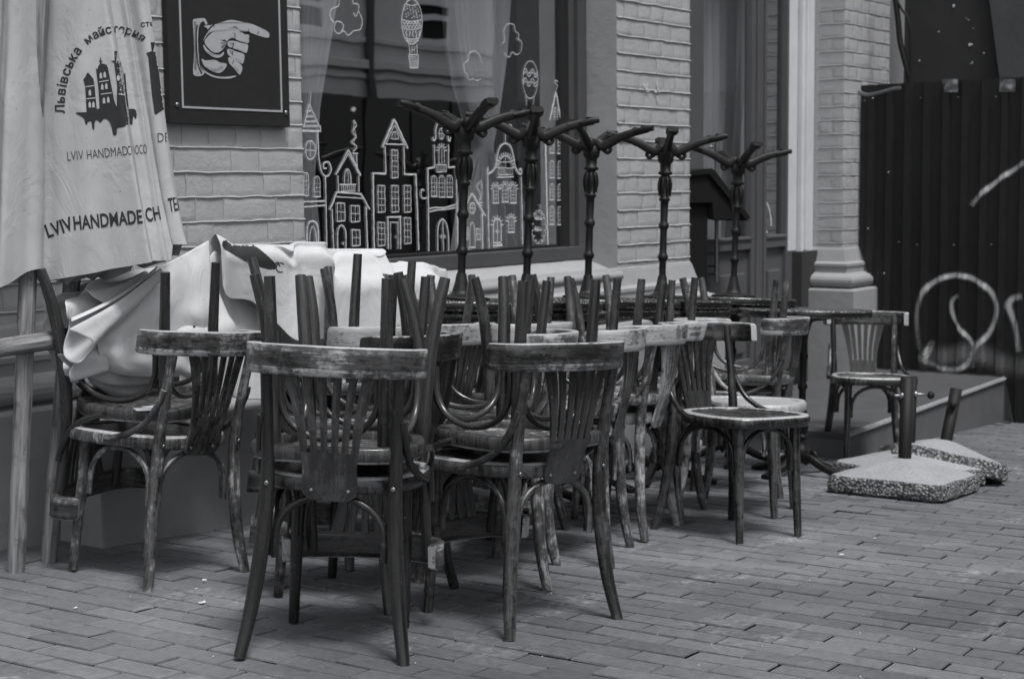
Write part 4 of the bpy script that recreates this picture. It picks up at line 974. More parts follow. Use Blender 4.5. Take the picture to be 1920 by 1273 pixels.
# ================================================================= TABLES
TH = .84
def make_table():
    root = empty('cafe_table')
    def ch(m, name, mat=IRON):
        o = m.build(name, mat); o.parent = root; return o
    m = MB(); R = .335; t = .043
    m.lathe([(0, TH-t), (R-.012, TH-t), (R-.003, TH-t+.003), (R, TH-t+.010), (R, TH-.010), (R-.003, TH-.003), (R-.012, TH), (R-.03, TH), (0, TH)], 64, None, None, False)
    m.tone = [1.0 if (q//64) in (2, 4, 5, 6) else 0.0 for q in range(len(m.tone))]; ch(m, 'table_top', TOP)
    m = MB(); m.lathe([(0, TH-t-.002), (.115, TH-t-.002), (.118, TH-t-.008), (.110, TH-t-.013), (.06, TH-t-.018), (.040, TH-t-.026), (.036, TH-t-.040), (.027, TH-t-.07), (.020, TH-t-.11)] , 24); ch(m, 'flange')
    z1 = TH-t-.10; z0 = .16
    def ring(z, r, h, ):
        r *= .82
        return [(r*.85, z-h), (r, z-h*.5), (r, z+h*.5), (r*.85, z+h)]
    def ring_(z, r, h): return [(r*.85, z-h), (r, z-h*.5), (r, z+h*.5), (r*.85, z+h)]
    prof = [(.0165, z1)]
    for zc in (z1-.10, z1-.25):
        prof += [(.0165, zc+.022)] + ring(zc, .030, .012)[::-1] + [(.0172, zc-.022)]
    prof += [(.0185, .36), (.020, .33), (.027, .325), (.027, .315), (.021, .31), (.024, .27), (.025, .245), (.022, .215), (.020, .205), (.034, .20), (.034, .19), (.026, .185), (.026, .150), (.036, .140), (.040, .115), (.034, .095), (.022, .080), (.012, .07)]
    m = MB(); m.lathe(prof, 24, None, (.37, z1-.02)); 
    for k in range(8):      # acanthus leaves on the swelling
        a = 2*PI*k/8; c, s_ = math.cos(a), math.sin(a)
        m.tube(crom([(c*.020, s_*.020, .212), (c*.029, s_*.029, .24), (c*.031, s_*.031, .268), (c*.027, s_*.027, .295), (c*.030, s_*.030, .305)], 3), [.006, .008, .008, .007, .007, .006, .006, .005, .005, .004, .004, .003, .003], 6)
    ch(m, 'column')
    for k in range(4):
        a = PI/2*k + .35; M = Matrix.Rotation(a, 4, 'Z'); m = MB()
        pts = crom([(.022, 0, .072), (.050, 0, .090), (.085, 0, .078), (.125, 0, .057), (.175, 0, .038), (.225, 0, .025), (.268, 0, .016)], 5); n = len(pts)
        m.tube([M @ p for p in pts], [1.5-.6*(i/(n-1)) for i in range(n)], 10, True, (.030, .034, .6), up=(0, 0, 1))
        m.tube([M @ Vector(p) for p in ((.205, 0, .028), (.235, 0, .022), (.262, 0, .014), (.290, 0, .010))], [.75, 1.1, 1.15, 1.0], 10, True, (.052, .024, .5), up=(0, 0, 1))
        m.lathe([(.020, 0), (.022, .004), (.018, .010), (0, .012)], 12, M @ Matrix.Translation((.255, 0, 0)))
        m.tube([M @ p for p in crom([(.055, 0, .108), (.078, 0, .122), (.092, 0, .108), (.084, 0, .096)], 4)], .009, 8)     # scroll
        for q in range(6):
            x = .10+q*.024; z = .068-.0078*q*1.25; m.tube([M @ Vector((x, -.012, z+.004)), M @ Vector((x+.004, 0, z+.014)), M @ Vector((x, .012, z+.004))], .0065, 6)
        m.tube([M @ p for p in crom([(.19, 0, .036), (.20, 0, .016), (.215, 0, .014), (.218, 0, .026)], 3)], .009, 7)
        ch(m, 'foot')
    return root
tproto = make_table(); tused = [False]
def table(x, y, ang, label, group, inv=False, tx=0, ty=0, h=0):
    o = tproto if not tused[0] else copy_tree(tproto); tused[0] = True
    M = stand(x, y, ang, h)
    if inv: M = stand(x, y, 90, TH+.002) @ Matrix.Rotation(math.radians(tx), 4, 'X') @ Matrix.Rotation(math.radians(ty), 4, 'Y') @ Matrix.Rotation(math.radians(ang), 4, 'Z') @ Matrix.Translation((0, 0, TH)) @ Matrix.Rotation(PI, 4, 'X')
    o.matrix_basis = M; return tag(o, label, 'table', group)
GT = 'upright round cafe tables along the wall'; GTI = 'cafe tables turned upside down on the other tables'
TB = [ # px of column foot, px y, distance
 (863, 6.35, 80, 'first from the left, by the drawn houses', 1), (985, 6.7, 60, 'second from the left, by the flag house drawing', 2),
 (1101, 7.2, 36, 'third from the left, by the window edge', 1), (1240, 7.45, 57, 'fourth from the left, by the brick pier', 1), (1374, 8.2, 68, 'rightmost, by the menu stand', 2)]
for (x, dist, an, lab, ty) in TB:
    v = ray(x, 540); p = v*dist; jx = (x % 7-3)*.01
    table(p.x-.02+jx, p.y, an+30, 'upright black table under the upturned table ' + lab.split(',')[0] if 'rightmost' not in lab else 'upright black table under the rightmost upturned table', GT)
    table(p.x, p.y, an, 'upturned table, iron feet in the air, ' + lab, GTI, True, 0, ty*.8)
v = ray(1503, 590)*7.75
table(v.x, v.y, 60, 'bare round black table at the right end of the row with nothing on it', GT)
# ================================================================= PARASOLS
def hitpt(bvh, x, y, off=.0016):
    v = ray(x, y).normalized(); h = bvh.ray_cast(Vector((0, 0, 0)), v)
    return None if h[0] is None else h[0] - v*off
def print_on(bvh, outlines, name, parent, mat=INK, thr=5.0, inset=0):
    """flat px-space polygons (list of (verts2d, tris)) laid on the cloth"""
    m = MB()
    for verts, faces in outlines:
        bm = bmesh.new(); vs = [bm.verts.new((a, b, 0)) for a, b in verts]
        for f in faces:
            try: bm.faces.new([vs[i] for i in f])
            except ValueError: pass
        bmesh.ops.triangulate(bm, faces=bm.faces[:])
        for _ in range(6):
            es = [e for e in bm.edges if e.calc_length() > thr]
            if not es: break
            bmesh.ops.subdivide_edges(bm, edges=es, cuts=1); bmesh.ops.triangulate(bm, faces=[f for f in bm.faces if len(f.verts) > 3])
        bm.verts.index_update(); P = [hitpt(bvh, v.co.x, v.co.y) for v in bm.verts]
        fs = []
        for f in bm.faces:
            q = [P[v.index] for v in f.verts]
            if any(a is None for a in q): continue
            if max((q[i]-q[(i+1) % len(q)]).length for i in range(len(q))) > .035: continue
            fs.append([v.index for v in f.verts])
        P = [p or Vector((0, 0, 0)) for p in P]
        used_ = sorted({i for f in fs for i in f}); mp = {k: i for i, k in enumerate(used_)}
        m.add([P[k] for k in used_], [[mp[i] for i in f] for f in fs], None, True); bm.free()
    return part(m, name, mat, parent)
def text_shape(s, size=1.0, bold=0.0, sx=1.0):
    cu = bpy.data.curves.new('t', 'FONT'); cu.body = s; cu.size = size; cu.offset = bold; cu.fill_mode = 'FRONT'; cu.resolution_u = 4; cu.space_character = 1.0; cu.extrude = 0; 
    ob = bpy.data.objects.new('t', cu); COL.objects.link(ob); dg = bpy.context.evaluated_depsgraph_get(); dg.update()
    me = bpy.data.meshes.new_from_object(ob.evaluated_get(dg)); out = ([(v.co.x*sx, v.co.y) for v in me.vertices], [list(p.vertices) for p in me.polygons])
    bpy.data.objects.remove(ob); bpy.data.curves.remove(cu); bpy.data.meshes.remove(me); return out
def text_line(s, p0, p1, h, bold=0, fit=True, arcf=None):
    """text laid from p0 to p1 (px), cap height h px"""
    v, f = text_shape(s, 1.0, bold); 
    if not v: return ([], [])
    x0 = min(a for a, b in v); x1 = max(a for a, b in v); cap = .70
    dx, dy = p1[0]-p0[0], p1[1]-p0[1]; L = math.hypot(dx, dy); ux, uy = dx/L, dy/L
    out = []
    for a, b in v:
        s_ = (a-x0)/(x1-x0)*L; q = b/cap*h; out.append((p0[0]+ux*s_+uy*q, p0[1]+uy*s_-ux*q))
    return (out, f)
def poly2(pts, sm=0):
    if sm:
        q = crom([(a, b, 0) for a, b in pts], sm, True); pts = [(p.x, p.y) for p in q]
    return (pts, [list(range(len(pts)))])
def canopy_mesh(levels, zpx, polepx, dist0, amp=.004, seed=0, nz=150):
    """levels: [(y_px, centre_px, [(l,d)...] loop)], loops interpolated down the canopy"""
    rows = []; ys = [l[0] for l in levels]
    for i in range(nz+1):
        y = ys[0]+(ys[-1]-ys[0])*i/nz
        k = max(j for j in range(len(levels)-1) if ys[j] <= y + 1e-6); t = (y-ys[k])/(ys[k+1]-ys[k]); A, B = levels[k], levels[k+1]
        cx = A[1]+(B[1]-A[1])*t; c = ray(cx, y); c = c*(dist0/c.dot(DV))
        pts = [(a[0]+(b[0]-a[0])*t, a[1]+(b[1]-a[1])*t, 0) for a, b in zip(A[2], B[2])]
        loop = crom(pts, 6, True); row = []
        for j, p in enumerate(loop):
            q = Vector((c.x, c.y, c.z)) + RV*p.x - DV*p.y
            f = max(0, (y+120)/640)
            wob = noise.noise(Vector((q.x*7, q.y*7, q.z*2.2+seed)))*amp*2 + noise.noise(Vector((q.x*22, q.y*22, q.z*6+seed)))*amp*.6
            wob += f*(.014 if seed == 8 else .008)*math.sin(j*.42+seed+f*1.3) + f*.004*math.sin(j*.9+seed*2-f*2)
            q = q + Vector((p.x, 0, 0))*0 + (RV*p.x - DV*p.y).normalized()*wob
            row.append((q, j/len(loop)))
        rows.append(row)
    return rows
def build_canopy(rows, hem, name, mat, parent, seed=0):
    out = []
    n = len(rows)
    for i, row in enumerate(rows):
        r_ = []
        for q, s_ in row:
            f = i/(n-1); dz_ = hem(s_)*max(0, (f-.90)/.10)**1.5; r_.append((q.x, q.y, q.z - dz_))
        out.append(r_)
    m = MB(); m.grid(out, closed_u=True); o = part(m, name, mat, parent)
    return o, BVHTree.FromPolygons([Vector(v) for v in m.v], m.f)
def pole(name, x0, y0, x1, y1, r, parent=None, nodes=True, seed=1):
    b = gp(x0, y0); v = ray(x1, y1); top = v*((b.dot(DV)+.02)/v.dot(DV)); L = (top-b).length; m = MB(); pts = []; rad = []; rs = random.Random(seed)
    n = 50
    for i in range(n+1):
        t = i/n; rad.append(r*(1+.03*noise.noise(Vector((i*.3, seed, 0))) + (.0 if not nodes else .10*math.exp(-((t*L-.28)/.012)**2) + .08*math.exp(-((t*L-.62)/.012)**2))) if i else r*.9); pts.append(b.lerp(top, t))
    m.tube(pts, rad, 16); return m, b, top
# --- left-hand parasols standing closed
pm, b1, t1 = pole('p', 30, 1073, 112, -960, .0285)
umb1 = empty('closed_parasol', 'closed pale parasol cut off by the left edge, on a pale knotted wooden pole', 'parasol', 'closed parasols standing at the left', Matrix.Translation(b1)); part(pm, 'pole', BAMB, umb1)
pm2, b2, t2 = pole('p', 92, 1053, 256, -960, .0285, seed=4)
umb2 = empty('closed_parasol', 'closed pale parasol printed with a city emblem and lettering', 'parasol', 'closed parasols standing at the left', Matrix.Translation(b2)); part(pm2, 'pole', BAMB, umb2)
D2 = b2.dot(DV); D1 = b1.dot(DV)+.06
top2 = [(-.135, .0), (-.125, .06), (-.09, .12), (-.04, .155), (.02, .165), (.07, .15), (.093, .145), (.10, .12), (.098, .07), (.12, .055), (.145, .06), (.148, .03), (.152, .03), (.19, .045), (.205, .02), (.20, -.02), (.15, -.08), (.07, -.12), (-.03, -.12), (-.11, -.07)]
bot2 = [(-.070, .0), (-.068, .09), (-.035, .155), (.03, .185), (.11, .19), (.20, .185), (.29, .195), (.322, .185), (.315, .12), (.318, .09), (.350, .085), (.352, .05), (.345, .04), (.375, .055), (.392, .02), (.37, -.03), (.28, -.10), (.15, -.14), (.02, -.13), (-.06, -.07)]
lv2 = [(-900, 246, [(a*.20, b*.2) for a, b in top2]), (-420, 204, [(a*.55, b*.5) for a, b in top2]), (-120, 170, [(a*.85, b*.85) for a, b in top2]), (0, 160, top2), (505, 128, bot2)]
def hem2(s_):
    if s_ < .33: return .035*math.cos((s_-.06)*9)-.005
    if s_ < .55: return -.03
    if s_ < .75: return -.08
    return -.04
can2, bvh2 = build_canopy(canopy_mesh(lv2, None, None, D2-.02, .004, 3), hem2, 'canopy', FAB1, umb2)
# inner lining flaps below the hem
def flap(parent, pts_px, dist, r, seed=0, mat=FAB1, name='canopy_flap'):
    """soft tongue of cloth: rows of px outline (left,right) per y"""
    m = MB(); rows = []
    for i, (y, xl, xr_, bul) in enumerate(pts_px):
        row = []
        for j in range(15):
            t = j/14; x = xl+(xr_-xl)*t; v = ray(x, y - 3*math.sin(t*9+seed)); d = dist - bul*math.sin(PI*t) - .012*math.sin(t*11+seed+i*.2); p = v*(d/v.dot(DV)); row.append(p)
        rows.append(row)
    rr_ = []
    for i in range(len(rows)-1):
        for q in range(4): rr_.append([rows[i][j].lerp(rows[i+1][j], q/4) for j in range(15)])
    rr_.append(rows[-1]); m.grid(rr_); return part(m, name, mat, parent)
flap(umb2, [(440, 95, 215, .08), (480, 93, 210, .09), (505, 93, 190, .07), (522, 98, 160, .04), (531, 112, 140, .01)], D2-.06, 0)
flap(umb2, [(440, 150, 260, .06), (480, 150, 255, .07), (505, 140, 245, .05), (518, 150, 215, .03), (523, 165, 195, .01)], D2-.02, 0, 2)
flap(umb2, [(440, 180, 330, .03), (480, 190, 325, .03), (492, 200, 310, .03), (500, 230, 280, .01)], D2+.06, 0, 4)
def arc_text(s, c, rx, ry, a0, a1, h, bold=.01):
    out = []; n = len(s); ws = []
    for chh in s:
        if chh == ' ': ws.append(.35); continue
        v, f = text_shape(chh, 1, bold); ws.append(max(a for a, b in v)-min(0, min(a for a, b in v))+.08)
    tot = sum(ws); acc = 0
    for chh, w_ in zip(s, ws):
        mid = (acc+w_/2)/tot; acc += w_
        if chh == ' ': continue
        a = math.radians(a0+(a1-a0)*mid); px = c[0]+rx*math.cos(a); py = c[1]-ry*math.sin(a)
        tx, ty = rx*math.sin(a), ry*math.cos(a); L = math.hypot(tx, ty); tx, ty = tx/L, ty/L
        v, f = text_shape(chh, 1, bold); mx = (min(p for p, q in v)+max(p for p, q in v))/2
        out.append(([(px+tx*(p-mx)/.70*h + ty*(q/.7*h), py+ty*(p-mx)/.70*h - tx*(q/.7*h)) for p, q in v], f))
    return out
def lz(x, y): return (x/3.744, y/3.744)
def lpoly(pts, sm=0): return poly2([lz(*p) for p in pts], sm)
E1 = []
E1.append(lpoly([(528, 795), (560, 790), (610, 788), (690, 765), (760, 735), (840, 755), (900, 768), (945, 765), (960, 800), (955, 838), (945, 800), (935, 815), (930, 875), (922, 870), (915, 820), (895, 822), (880, 840), (868, 890), (855, 885), (845, 860), (828, 860), (820, 900), (818, 945), (795, 948), (785, 900), (765, 850), (730, 833), (705, 862), (680, 842), (665, 860), (662, 908), (650, 905), (640, 850), (622, 840), (612, 872), (600, 870), (590, 835), (560, 812)], 2))
def tower(x0, x1, y0, y1, sl=0): return lpoly([(x0, y0), (x1, y0), (x1+sl, y1), (x0+sl, y1)])
E1.append(lpoly([(585, 560), (597, 580), (603, 575), (617, 510), (638, 580), (648, 580), (655, 555), (662, 590), (680, 770), (608, 790), (598, 610)]))
E1.append(lpoly([(673, 480), (684, 490), (688, 468), (705, 448), (732, 450), (745, 470), (750, 460), (758, 480), (800, 700), (820, 760), (700, 775), (690, 620)]))
E1.append(lpoly([(700, 450), (704, 405), (709, 405), (713, 450)])); E1.append(lpoly([(694, 425), (719, 430), (719, 437), (694, 432)]))
E1.append(lpoly([(778, 432), (798, 426), (812, 430), (845, 432), (850, 440), (866, 640), (888, 770), (820, 770), (838, 730), (822, 600), (800, 440)]))
E1.append(lpoly([(806, 432), (802, 362), (822, 360), (822, 380), (812, 382), (816, 432)]))
E1.append(lpoly([(855, 470), (862, 475), (878, 700), (900, 768), (885, 768), (868, 660)])); E1.append(lpoly([(870, 520), (880, 515), (887, 610), (905, 765), (893, 768), (876, 640)]))
print_on(bvh2, E1, 'emblem_print', umb2)
E2 = []
def lwin(x, y, w_=16, h=44): return lpoly([(x, y+h), (x-1, y+h*.35), (x+w_*.5, y), (x+w_, y+h*.35), (x+w_+2, y+h)])
for x, y in ((623, 628), (622, 712), (648, 712), (700, 508), (727, 502), (710, 588), (738, 583), (722, 684), (752, 678)): E2.append(lwin(x, y))
q = [(831+11*math.cos(a*PI/8), 548+22*math.sin(a*PI/8)) for a in range(16)]; E2.append(lpoly(q))
for a, b in (((600, 608), (660, 600)), ((608, 692), (672, 686)), ((695, 574), (764, 562)), ((708, 660), (785, 650)), ((832, 658), (885, 666))): E2.append(lpoly([a, b, (b[0], b[1]+7), (a[0], a[1]+7)]))
E2.append(lpoly([(850, 440), (855, 442), (893, 766), (887, 766)]))
# knocked-out windows lie a hair above the emblem
def hitpt(bvh, x, y, off=.0028):
    v = ray(x, y).normalized(); h = bvh.ray_cast(Vector((0, 0, 0)), v)
    return None if h[0] is None else h[0] - v*off
print_on(bvh2, E2, 'emblem_windows', umb2, FAB1)
def hitpt(bvh, x, y, off=.0016):
    v = ray(x, y).normalized(); h = bvh.ray_cast(Vector((0, 0, 0)), v)
    return None if h[0] is None else h[0] - v*off
T_ = arc_text('ЛЬВІВСЬКА'.replace('ЛЬВІВСЬКА', 'Львівська'), (218, 200), 97, 138, 186, 131, 17, .022)
T_ += arc_text('майстерня', (218, 200), 97, 138, 124, 60, 15.5, .018)
print_on(bvh2, T_, 'arched_lettering', umb2, thr=4)
for T_ in (text_line('LVIV', (127, 302), (157, 299), 17.5, -.012), text_line('HANDMAD', (164, 299), (240, 291), 17.5, -.012), text_line('CHOCO', (240, 291), (276, 288), 17.5, -.012)): print_on(bvh2, [T_], 'small_lettering', umb2, thr=4)
for T_ in (text_line('LVIV', (90, 446), (139, 430), 25, .022), text_line('HANDMADE', (139, 431), (268, 418), 25, .022), text_line('CH', (275, 416), (302, 411), 25, .022), text_line('TER', (318, 397), (343, 393), 25, .022)): print_on(bvh2, [T_], 'bold_lettering', umb2, thr=5)
T_ = [text_line('стє', (264, 51), (290, 49), 10.5, .015), text_line('DE', (296, 267), (317, 266), 17.5, -.012)]
T_.append(lpoly([(1025, 375), (1060, 362), (1105, 370), (1102, 395), (1130, 620), (1165, 690), (1187, 880), (1178, 875), (1150, 770), (1110, 760), (1095, 805), (1085, 800), (1068, 680), (1040, 400)]))
T_.append(lpoly([(1066, 365), (1058, 300), (1086, 298), (1086, 318), (1070, 320), (1074, 365)]))
print_on(bvh2, T_, 'folded_print', umb2, thr=4)
top1 = [(-.30, 0), (-.28, .08), (-.2, .12), (-.14, .13), (-.09, .12), (-.07, .07), (-.05, .11), (-.02, .12), (.01, .10), (.035, .06), (.045, 0), (.03, -.07), (-.08, -.10), (-.2, -.1)]
bot1 = [(-.30, 0), (-.28, .08), (-.2, .16), (-.14, .17), (-.09, .14), (-.075, .07), (-.055, .12), (-.02, .15), (.02, .13), (.055, .08), (.068, .0), (.05, -.08), (-.04, -.12), (-.2, -.1)]
lv1 = [(-900, 100, [(a*.25-.02, b*.25) for a, b in top1]), (-420, 82, [(a*.6-.03, b*.6) for a, b in top1]), (-120, 62, top1), (0, 58, top1), (520, 44, bot1)]
build_canopy(canopy_mesh(lv1, None, None, D1-.02, .005, 8), lambda s_: .03*math.cos(s_*14), 'canopy', FAB1, umb1)
# --- parasol lying across the tables
lay = empty('folded_parasol', 'crumpled pale parasol lying on its side over the tables with loose folds and torn lettering', 'parasol', mw=Matrix.Translation((4.2, 4.15, -.5)))
YLY = 4.22
def pl(x, y, d=0): return py_(x, y, YLY-d)
def drape(cols, nrow=26, name='canopy', seed=0, amp=.012):
    """cols: [(x_px, [(y_px, bulge m)...])] same count; lofted and rumpled"""
    rows = []
    xs_ = [c[0] for c in cols]; K = len(cols[0][1])
    base = [crom([(c[0]+ (q[2] if len(q) > 2 else 0), q[0], q[1]*100) for q in c[1]], max(1, nrow//(K-1))) for c in cols]
    m_ = len(base[0]); out = []
    for j in range(m_):
        out.append(crom([base[i][j] for i in range(len(cols))], 7))
    L = len(out[0])
    for i in range(L):
        row = []
        for j in range(m_):
            p = out[j][i]; w_ = noise.noise(Vector((p.x*.012, p.y*.02, seed)))*amp + noise.noise(Vector((p.x*.035+p.y*.02, p.y*.03, seed+4)))*amp*.45
            row.append(pl(p.x, p.y, p.z/100+w_))
        rows.append(row)
    m = MB(); m.grid(rows); return m
import numpy as np
def cloth(P, L0u, L0v, caps, steps=140, iters=14, closed_v=False, floor=None, pin=None, g=9.8, seed=0, fric=.75, bend=.25):
    """small position based cloth: P (n,m,3) start, L0u/L0v rest lengths, caps = capsules (a,b,r) it rests on"""
    rs = np.random.RandomState(seed); X = P + rs.normal(0, .004, P.shape); V = np.zeros_like(X); dt = .012
    n, m_ = X.shape[:2]; diag = None
    def solve(A_, B_, L, k=1.0):
        d = B_-A_; l = np.sqrt((d*d).sum(-1))+1e-9; c = (.5*k*(l-L)/l)[..., None]*d; return c
    for st_ in range(steps):
        V[..., 2] -= g*dt; V *= .985; Q = X + V*dt
        for it in range(iters):
            for p_ in (0, 1):
                a0 = Q[p_:n-1:2]; b0 = Q[p_+1:n:2]; k_ = min(len(a0), len(b0)); c = solve(a0[:k_], b0[:k_], L0u[p_:n-1:2][:k_]); Q[p_:n-1:2][:k_] += c; Q[p_+1:n:2][:k_] -= c
            if closed_v:
                for p_ in (0, 1):
                    ia = np.arange(p_, m_, 2); ib = (ia+1) % m_; c = solve(Q[:, ia], Q[:, ib], L0v[:, ia]); Q[:, ia] += c; Q[:, ib] -= c
            else:
                for p_ in (0, 1):
                    a0 = Q[:, p_:m_-1:2]; b0 = Q[:, p_+1:m_:2]; k_ = min(a0.shape[1], b0.shape[1]); c = solve(a0[:, :k_], b0[:, :k_], L0v[:, p_:m_-1:2][:, :k_]); Q[:, p_:m_-1:2][:, :k_] += c; Q[:, p_+1:m_:2][:, :k_] -= c
            if it % 3 == 0:      # bending
                for h in (2, 3):
                    for p_ in range(h):
                        a0 = Q[p_:n-h:h]; b0 = Q[p_+h::h]; k_ = min(len(a0), len(b0)); 
                        if k_ > 0:
                            L = L0u[p_:n-h:h][:k_]*h; d = b0[:k_]-a0[:k_]; l = np.sqrt((d*d).sum(-1))+1e-9; c = (.5*bend*np.minimum(0, l-L*.93)/l)[..., None]*d; Q[p_:n-h:h][:k_] += c; Q[p_+h::h][:k_] -= c
                    for p_ in range(h):
                        a0 = Q[:, p_:m_-h:h]; b0 = Q[:, p_+h::h]; k_ = min(a0.shape[1], b0.shape[1])
                        L = L0v[:, p_:m_-h:h][:, :k_]*h; d = b0[:, :k_]-a0[:, :k_]; l = np.sqrt((d*d).sum(-1))+1e-9; c = (.5*bend*np.minimum(0, l-L*.93)/l)[..., None]*d; Q[:, p_:m_-h:h][:, :k_] += c; Q[:, p_+h::h][:, :k_] -= c
        hit = np.zeros((n, m_), bool)
        for (a, b, r_) in caps:
            ab = b-a; t = np.clip(((Q-a)@ab)/(ab@ab+1e-9), 0, 1)[..., None]; c = a+t*ab; d = Q-c; l = np.sqrt((d*d).sum(-1)); k_ = l < r_
            Q[k_] = (c+d/(l[..., None]+1e-9)*r_)[k_]; hit |= k_
        if floor is not None:
            k_ = Q[..., 2] < floor; Q[k_, 2] = floor; hit |= k_
        if pin is not None: Q[pin] = X[pin]
        V = (Q-X)/dt; V[hit] *= (1-fric); X = Q
    return X
NV = lambda v: np.array([v.x, v.y, v.z])
def cloth_part(X, name, closed_v=False, mat=None, keep=None, sm=1):
    for _ in range(sm):
        Y = X.copy(); Y[1:-1] = .5*X[1:-1]+.25*(X[:-2]+X[2:]); X = Y
        if closed_v: X = .5*X+.25*(np.roll(X, 1, 1)+np.roll(X, -1, 1))
        else: Y = X.copy(); Y[:, 1:-1] = .5*X[:, 1:-1]+.25*(X[:, :-2]+X[:, 2:]); X = Y
    m = MB(); m.grid([[tuple(p) for p in row] for row in X.tolist()], closed_u=closed_v)
    o = part(m, name, mat or FAB2, lay); md = o.modifiers.new('subdiv', 'SUBSURF'); md.levels = md.render_levels = 1
    so_ = o.modifiers.new('thick', 'SOLIDIFY'); so_.thickness = .0012
    return o, BVHTree.FromPolygons([Vector(v) for v in m.v], m.f)
def axis_pts(px, n):
    P = crom([pl(*q) for q in px], 20); L = [0]
    for i in range(1, len(P)): L.append(L[-1]+(P[i]-P[i-1]).length)
    out = []; k = 0
    for i in range(n):
        s_ = L[-1]*i/(n-1)
        while k < len(L)-2 and L[k+1] < s_: k += 1
        t = (s_-L[k])/(L[k+1]-L[k]+1e-9); out.append(P[k].lerp(P[k+1], min(1, t)))
    return out, L[-1]
cap_path = [(100, 655, .05), (230, 590, .06), (330, 535, .05), (402, 462, .03), (445, 492, .05), (620, 494, .10), (805, 492, .18)]
CP = [NV(pl(*q)) for q in cap_path]; rad_ = [.05, .06, .055, .035, .055, .06, .055]
CAPS = [(CP[i], CP[i+1], (rad_[i]+rad_[i+1])/2) for i in range(len(CP)-1)]
CAPS += [(NV(pl(600, 545, .14)), NV(pl(800, 540, .22)), .07), (NV(pl(300, 640, .14)), NV(pl(420, 620, .12)), .05)]
# main sheet over the bundle
n_, m_ = 110, 62
AX, LL = axis_pts([(286, 560, .05), (345, 510, .05), (402, 444, .03), (440, 462, .05), (620, 470, .10), (780, 468, .17), (834, 482, .20)], n_)
Wf = [.40+.04*max(0, 1-i/28) - .10*min(1, max(0, (i-55)/40)) for i in range(n_)]
P0 = np.zeros((n_, m_, 3)); lu = LL/(n_-1)*1.14; LU = np.full((n_, m_), lu); LV = np.zeros((n_, m_))
for i in range(n_):
    for j in range(m_):
        t = j/(m_-1); off = -.26 + (.26+Wf[i])*t; c = AX[i]
        P0[i, j] = (c.x, c.y - off*.8, c.z + .004 - abs(off)*.5 + .03*math.sin(i*.55+j*.05)*(abs(off)*3))
        LV[i, j] = (.26+Wf[i])/(m_-1)
pin = np.zeros((n_, m_), bool)
for i in range(n_): pin[i, int(round(.26/(.26+Wf[i])*(m_-1)))] = True
X1 = cloth(P0, LU, LV, CAPS, 130, 12, False, None, pin, seed=2)
can3, bvh3 = cloth_part(X1, 'canopy')
# rumpled roll lying along the top
n2_, m2_ = 80, 40
AX, LL = axis_pts([(404, 440, .05), (450, 462, .07), (560, 472, .11), (715, 474, .16)], n2_)
P0 = np.zeros((n2_, m2_, 3)); LU = np.full((n2_, m2_), LL/(n2_-1)*1.22); LV = np.zeros((n2_, m2_))
for i in range(n2_):
    wd = .15+.17*min(1, i/40)
    for j in range(m2_):
        t = j/(m2_-1); off = -.12+(.12+wd)*t; c = AX[i]
        P0[i, j] = (c.x, c.y-off*.8, c.z+.005-abs(off)*.45+.02*math.sin(i*.9)*(j/m2_)); LV[i, j] = (.12+wd)/(m2_-1)
CAPS2 = CAPS + [(NV(pl(450, 486, .09)), NV(pl(560, 486, .12)), .055), (NV(pl(560, 486, .13)), NV(pl(690, 486, .20)), .066)]
pin = np.zeros((n2_, m2_), bool)
for i in range(n2_): pin[i, int(round(.12/(.27+.17*min(1, i/40))*(m2_-1)))] = True
X2 = cloth(P0, LU, LV, CAPS2, 90, 12, pin=pin, seed=5)
o_, bvhr = cloth_part(X2, 'fabric_roll')
# loose hems gathered at the left end, panel by panel
def psheet(rows, nu=7, nv=7, seed=0, amp=.008, name='hem_fold', curl=.0):
    R_ = [crom([(x, y, d*100) for x, y, d in r_], nu) for r_ in rows]; k = len(R_[0])
    cols = [crom([r_[i] for r_ in R_], nv) for i in range(k)]; L = len(cols[0]); out = []
    for j in range(L):
        row = []
        for i in range(k):
            p = cols[i][j]; e = max(0, 1-min(j, L-1-j)/3)*curl
            w_ = (noise.noise(Vector((p.x*.03, p.y*.03, seed)))*1.3 + noise.noise(Vector((p.x*.07+p.y*.05, p.y*.02-p.x*.03, seed+3)))*.7 + abs(noise.noise(Vector((p.x*.02-p.y*.025, p.x*.012+p.y*.01, seed+9))))*1.6)*amp
            row.append(NV(pl(p.x, p.y, p.z/100+w_-e*.01)))
        out.append(row)
    return cloth_part(np.array(out), name, False, None, sm=2)
psheet([[(80, 612, -.02), (104, 572, -.02), (128, 545, -.02), (170, 528, -.02), (215, 514, -.01), (300, 500, .0)],
        [(86, 640, .02), (112, 610, .04), (145, 590, .05), (190, 565, .05), (235, 545, .05), (300, 540, .05)],
        [(100, 690, .0), (130, 680, .02), (165, 670, .03), (210, 660, .04), (260, 650, .04), (310, 640, .04)]], seed=1, amp=.012)
psheet([[(160, 690, .06), (200, 690, .07), (250, 700, .07), (300, 700, .06)],
        [(166, 714, .08), (205, 728, .09), (250, 736, .09), (302, 722, .08)],
        [(190, 730, .04), (214, 748, .05), (245, 755, .05), (300, 742, .04)]], seed=2, amp=.010)
psheet([[(150, 640, .08), (185, 640, .10), (240, 650, .12), (300, 660, .12)],
        [(152, 690, .12), (190, 700, .13), (240, 706, .14), (300, 704, .13)],
        [(156, 700, .11), (188, 716, .12), (235, 722, .13), (302, 716, .12)]], seed=3, amp=.010)
psheet([[(120, 668, .09), (140, 660, .10), (158, 668, .10)], [(118, 690, .12), (140, 692, .13), (162, 690, .12)], [(126, 712, .09), (142, 718, .10), (158, 712, .09)]], seed=4, amp=.006)
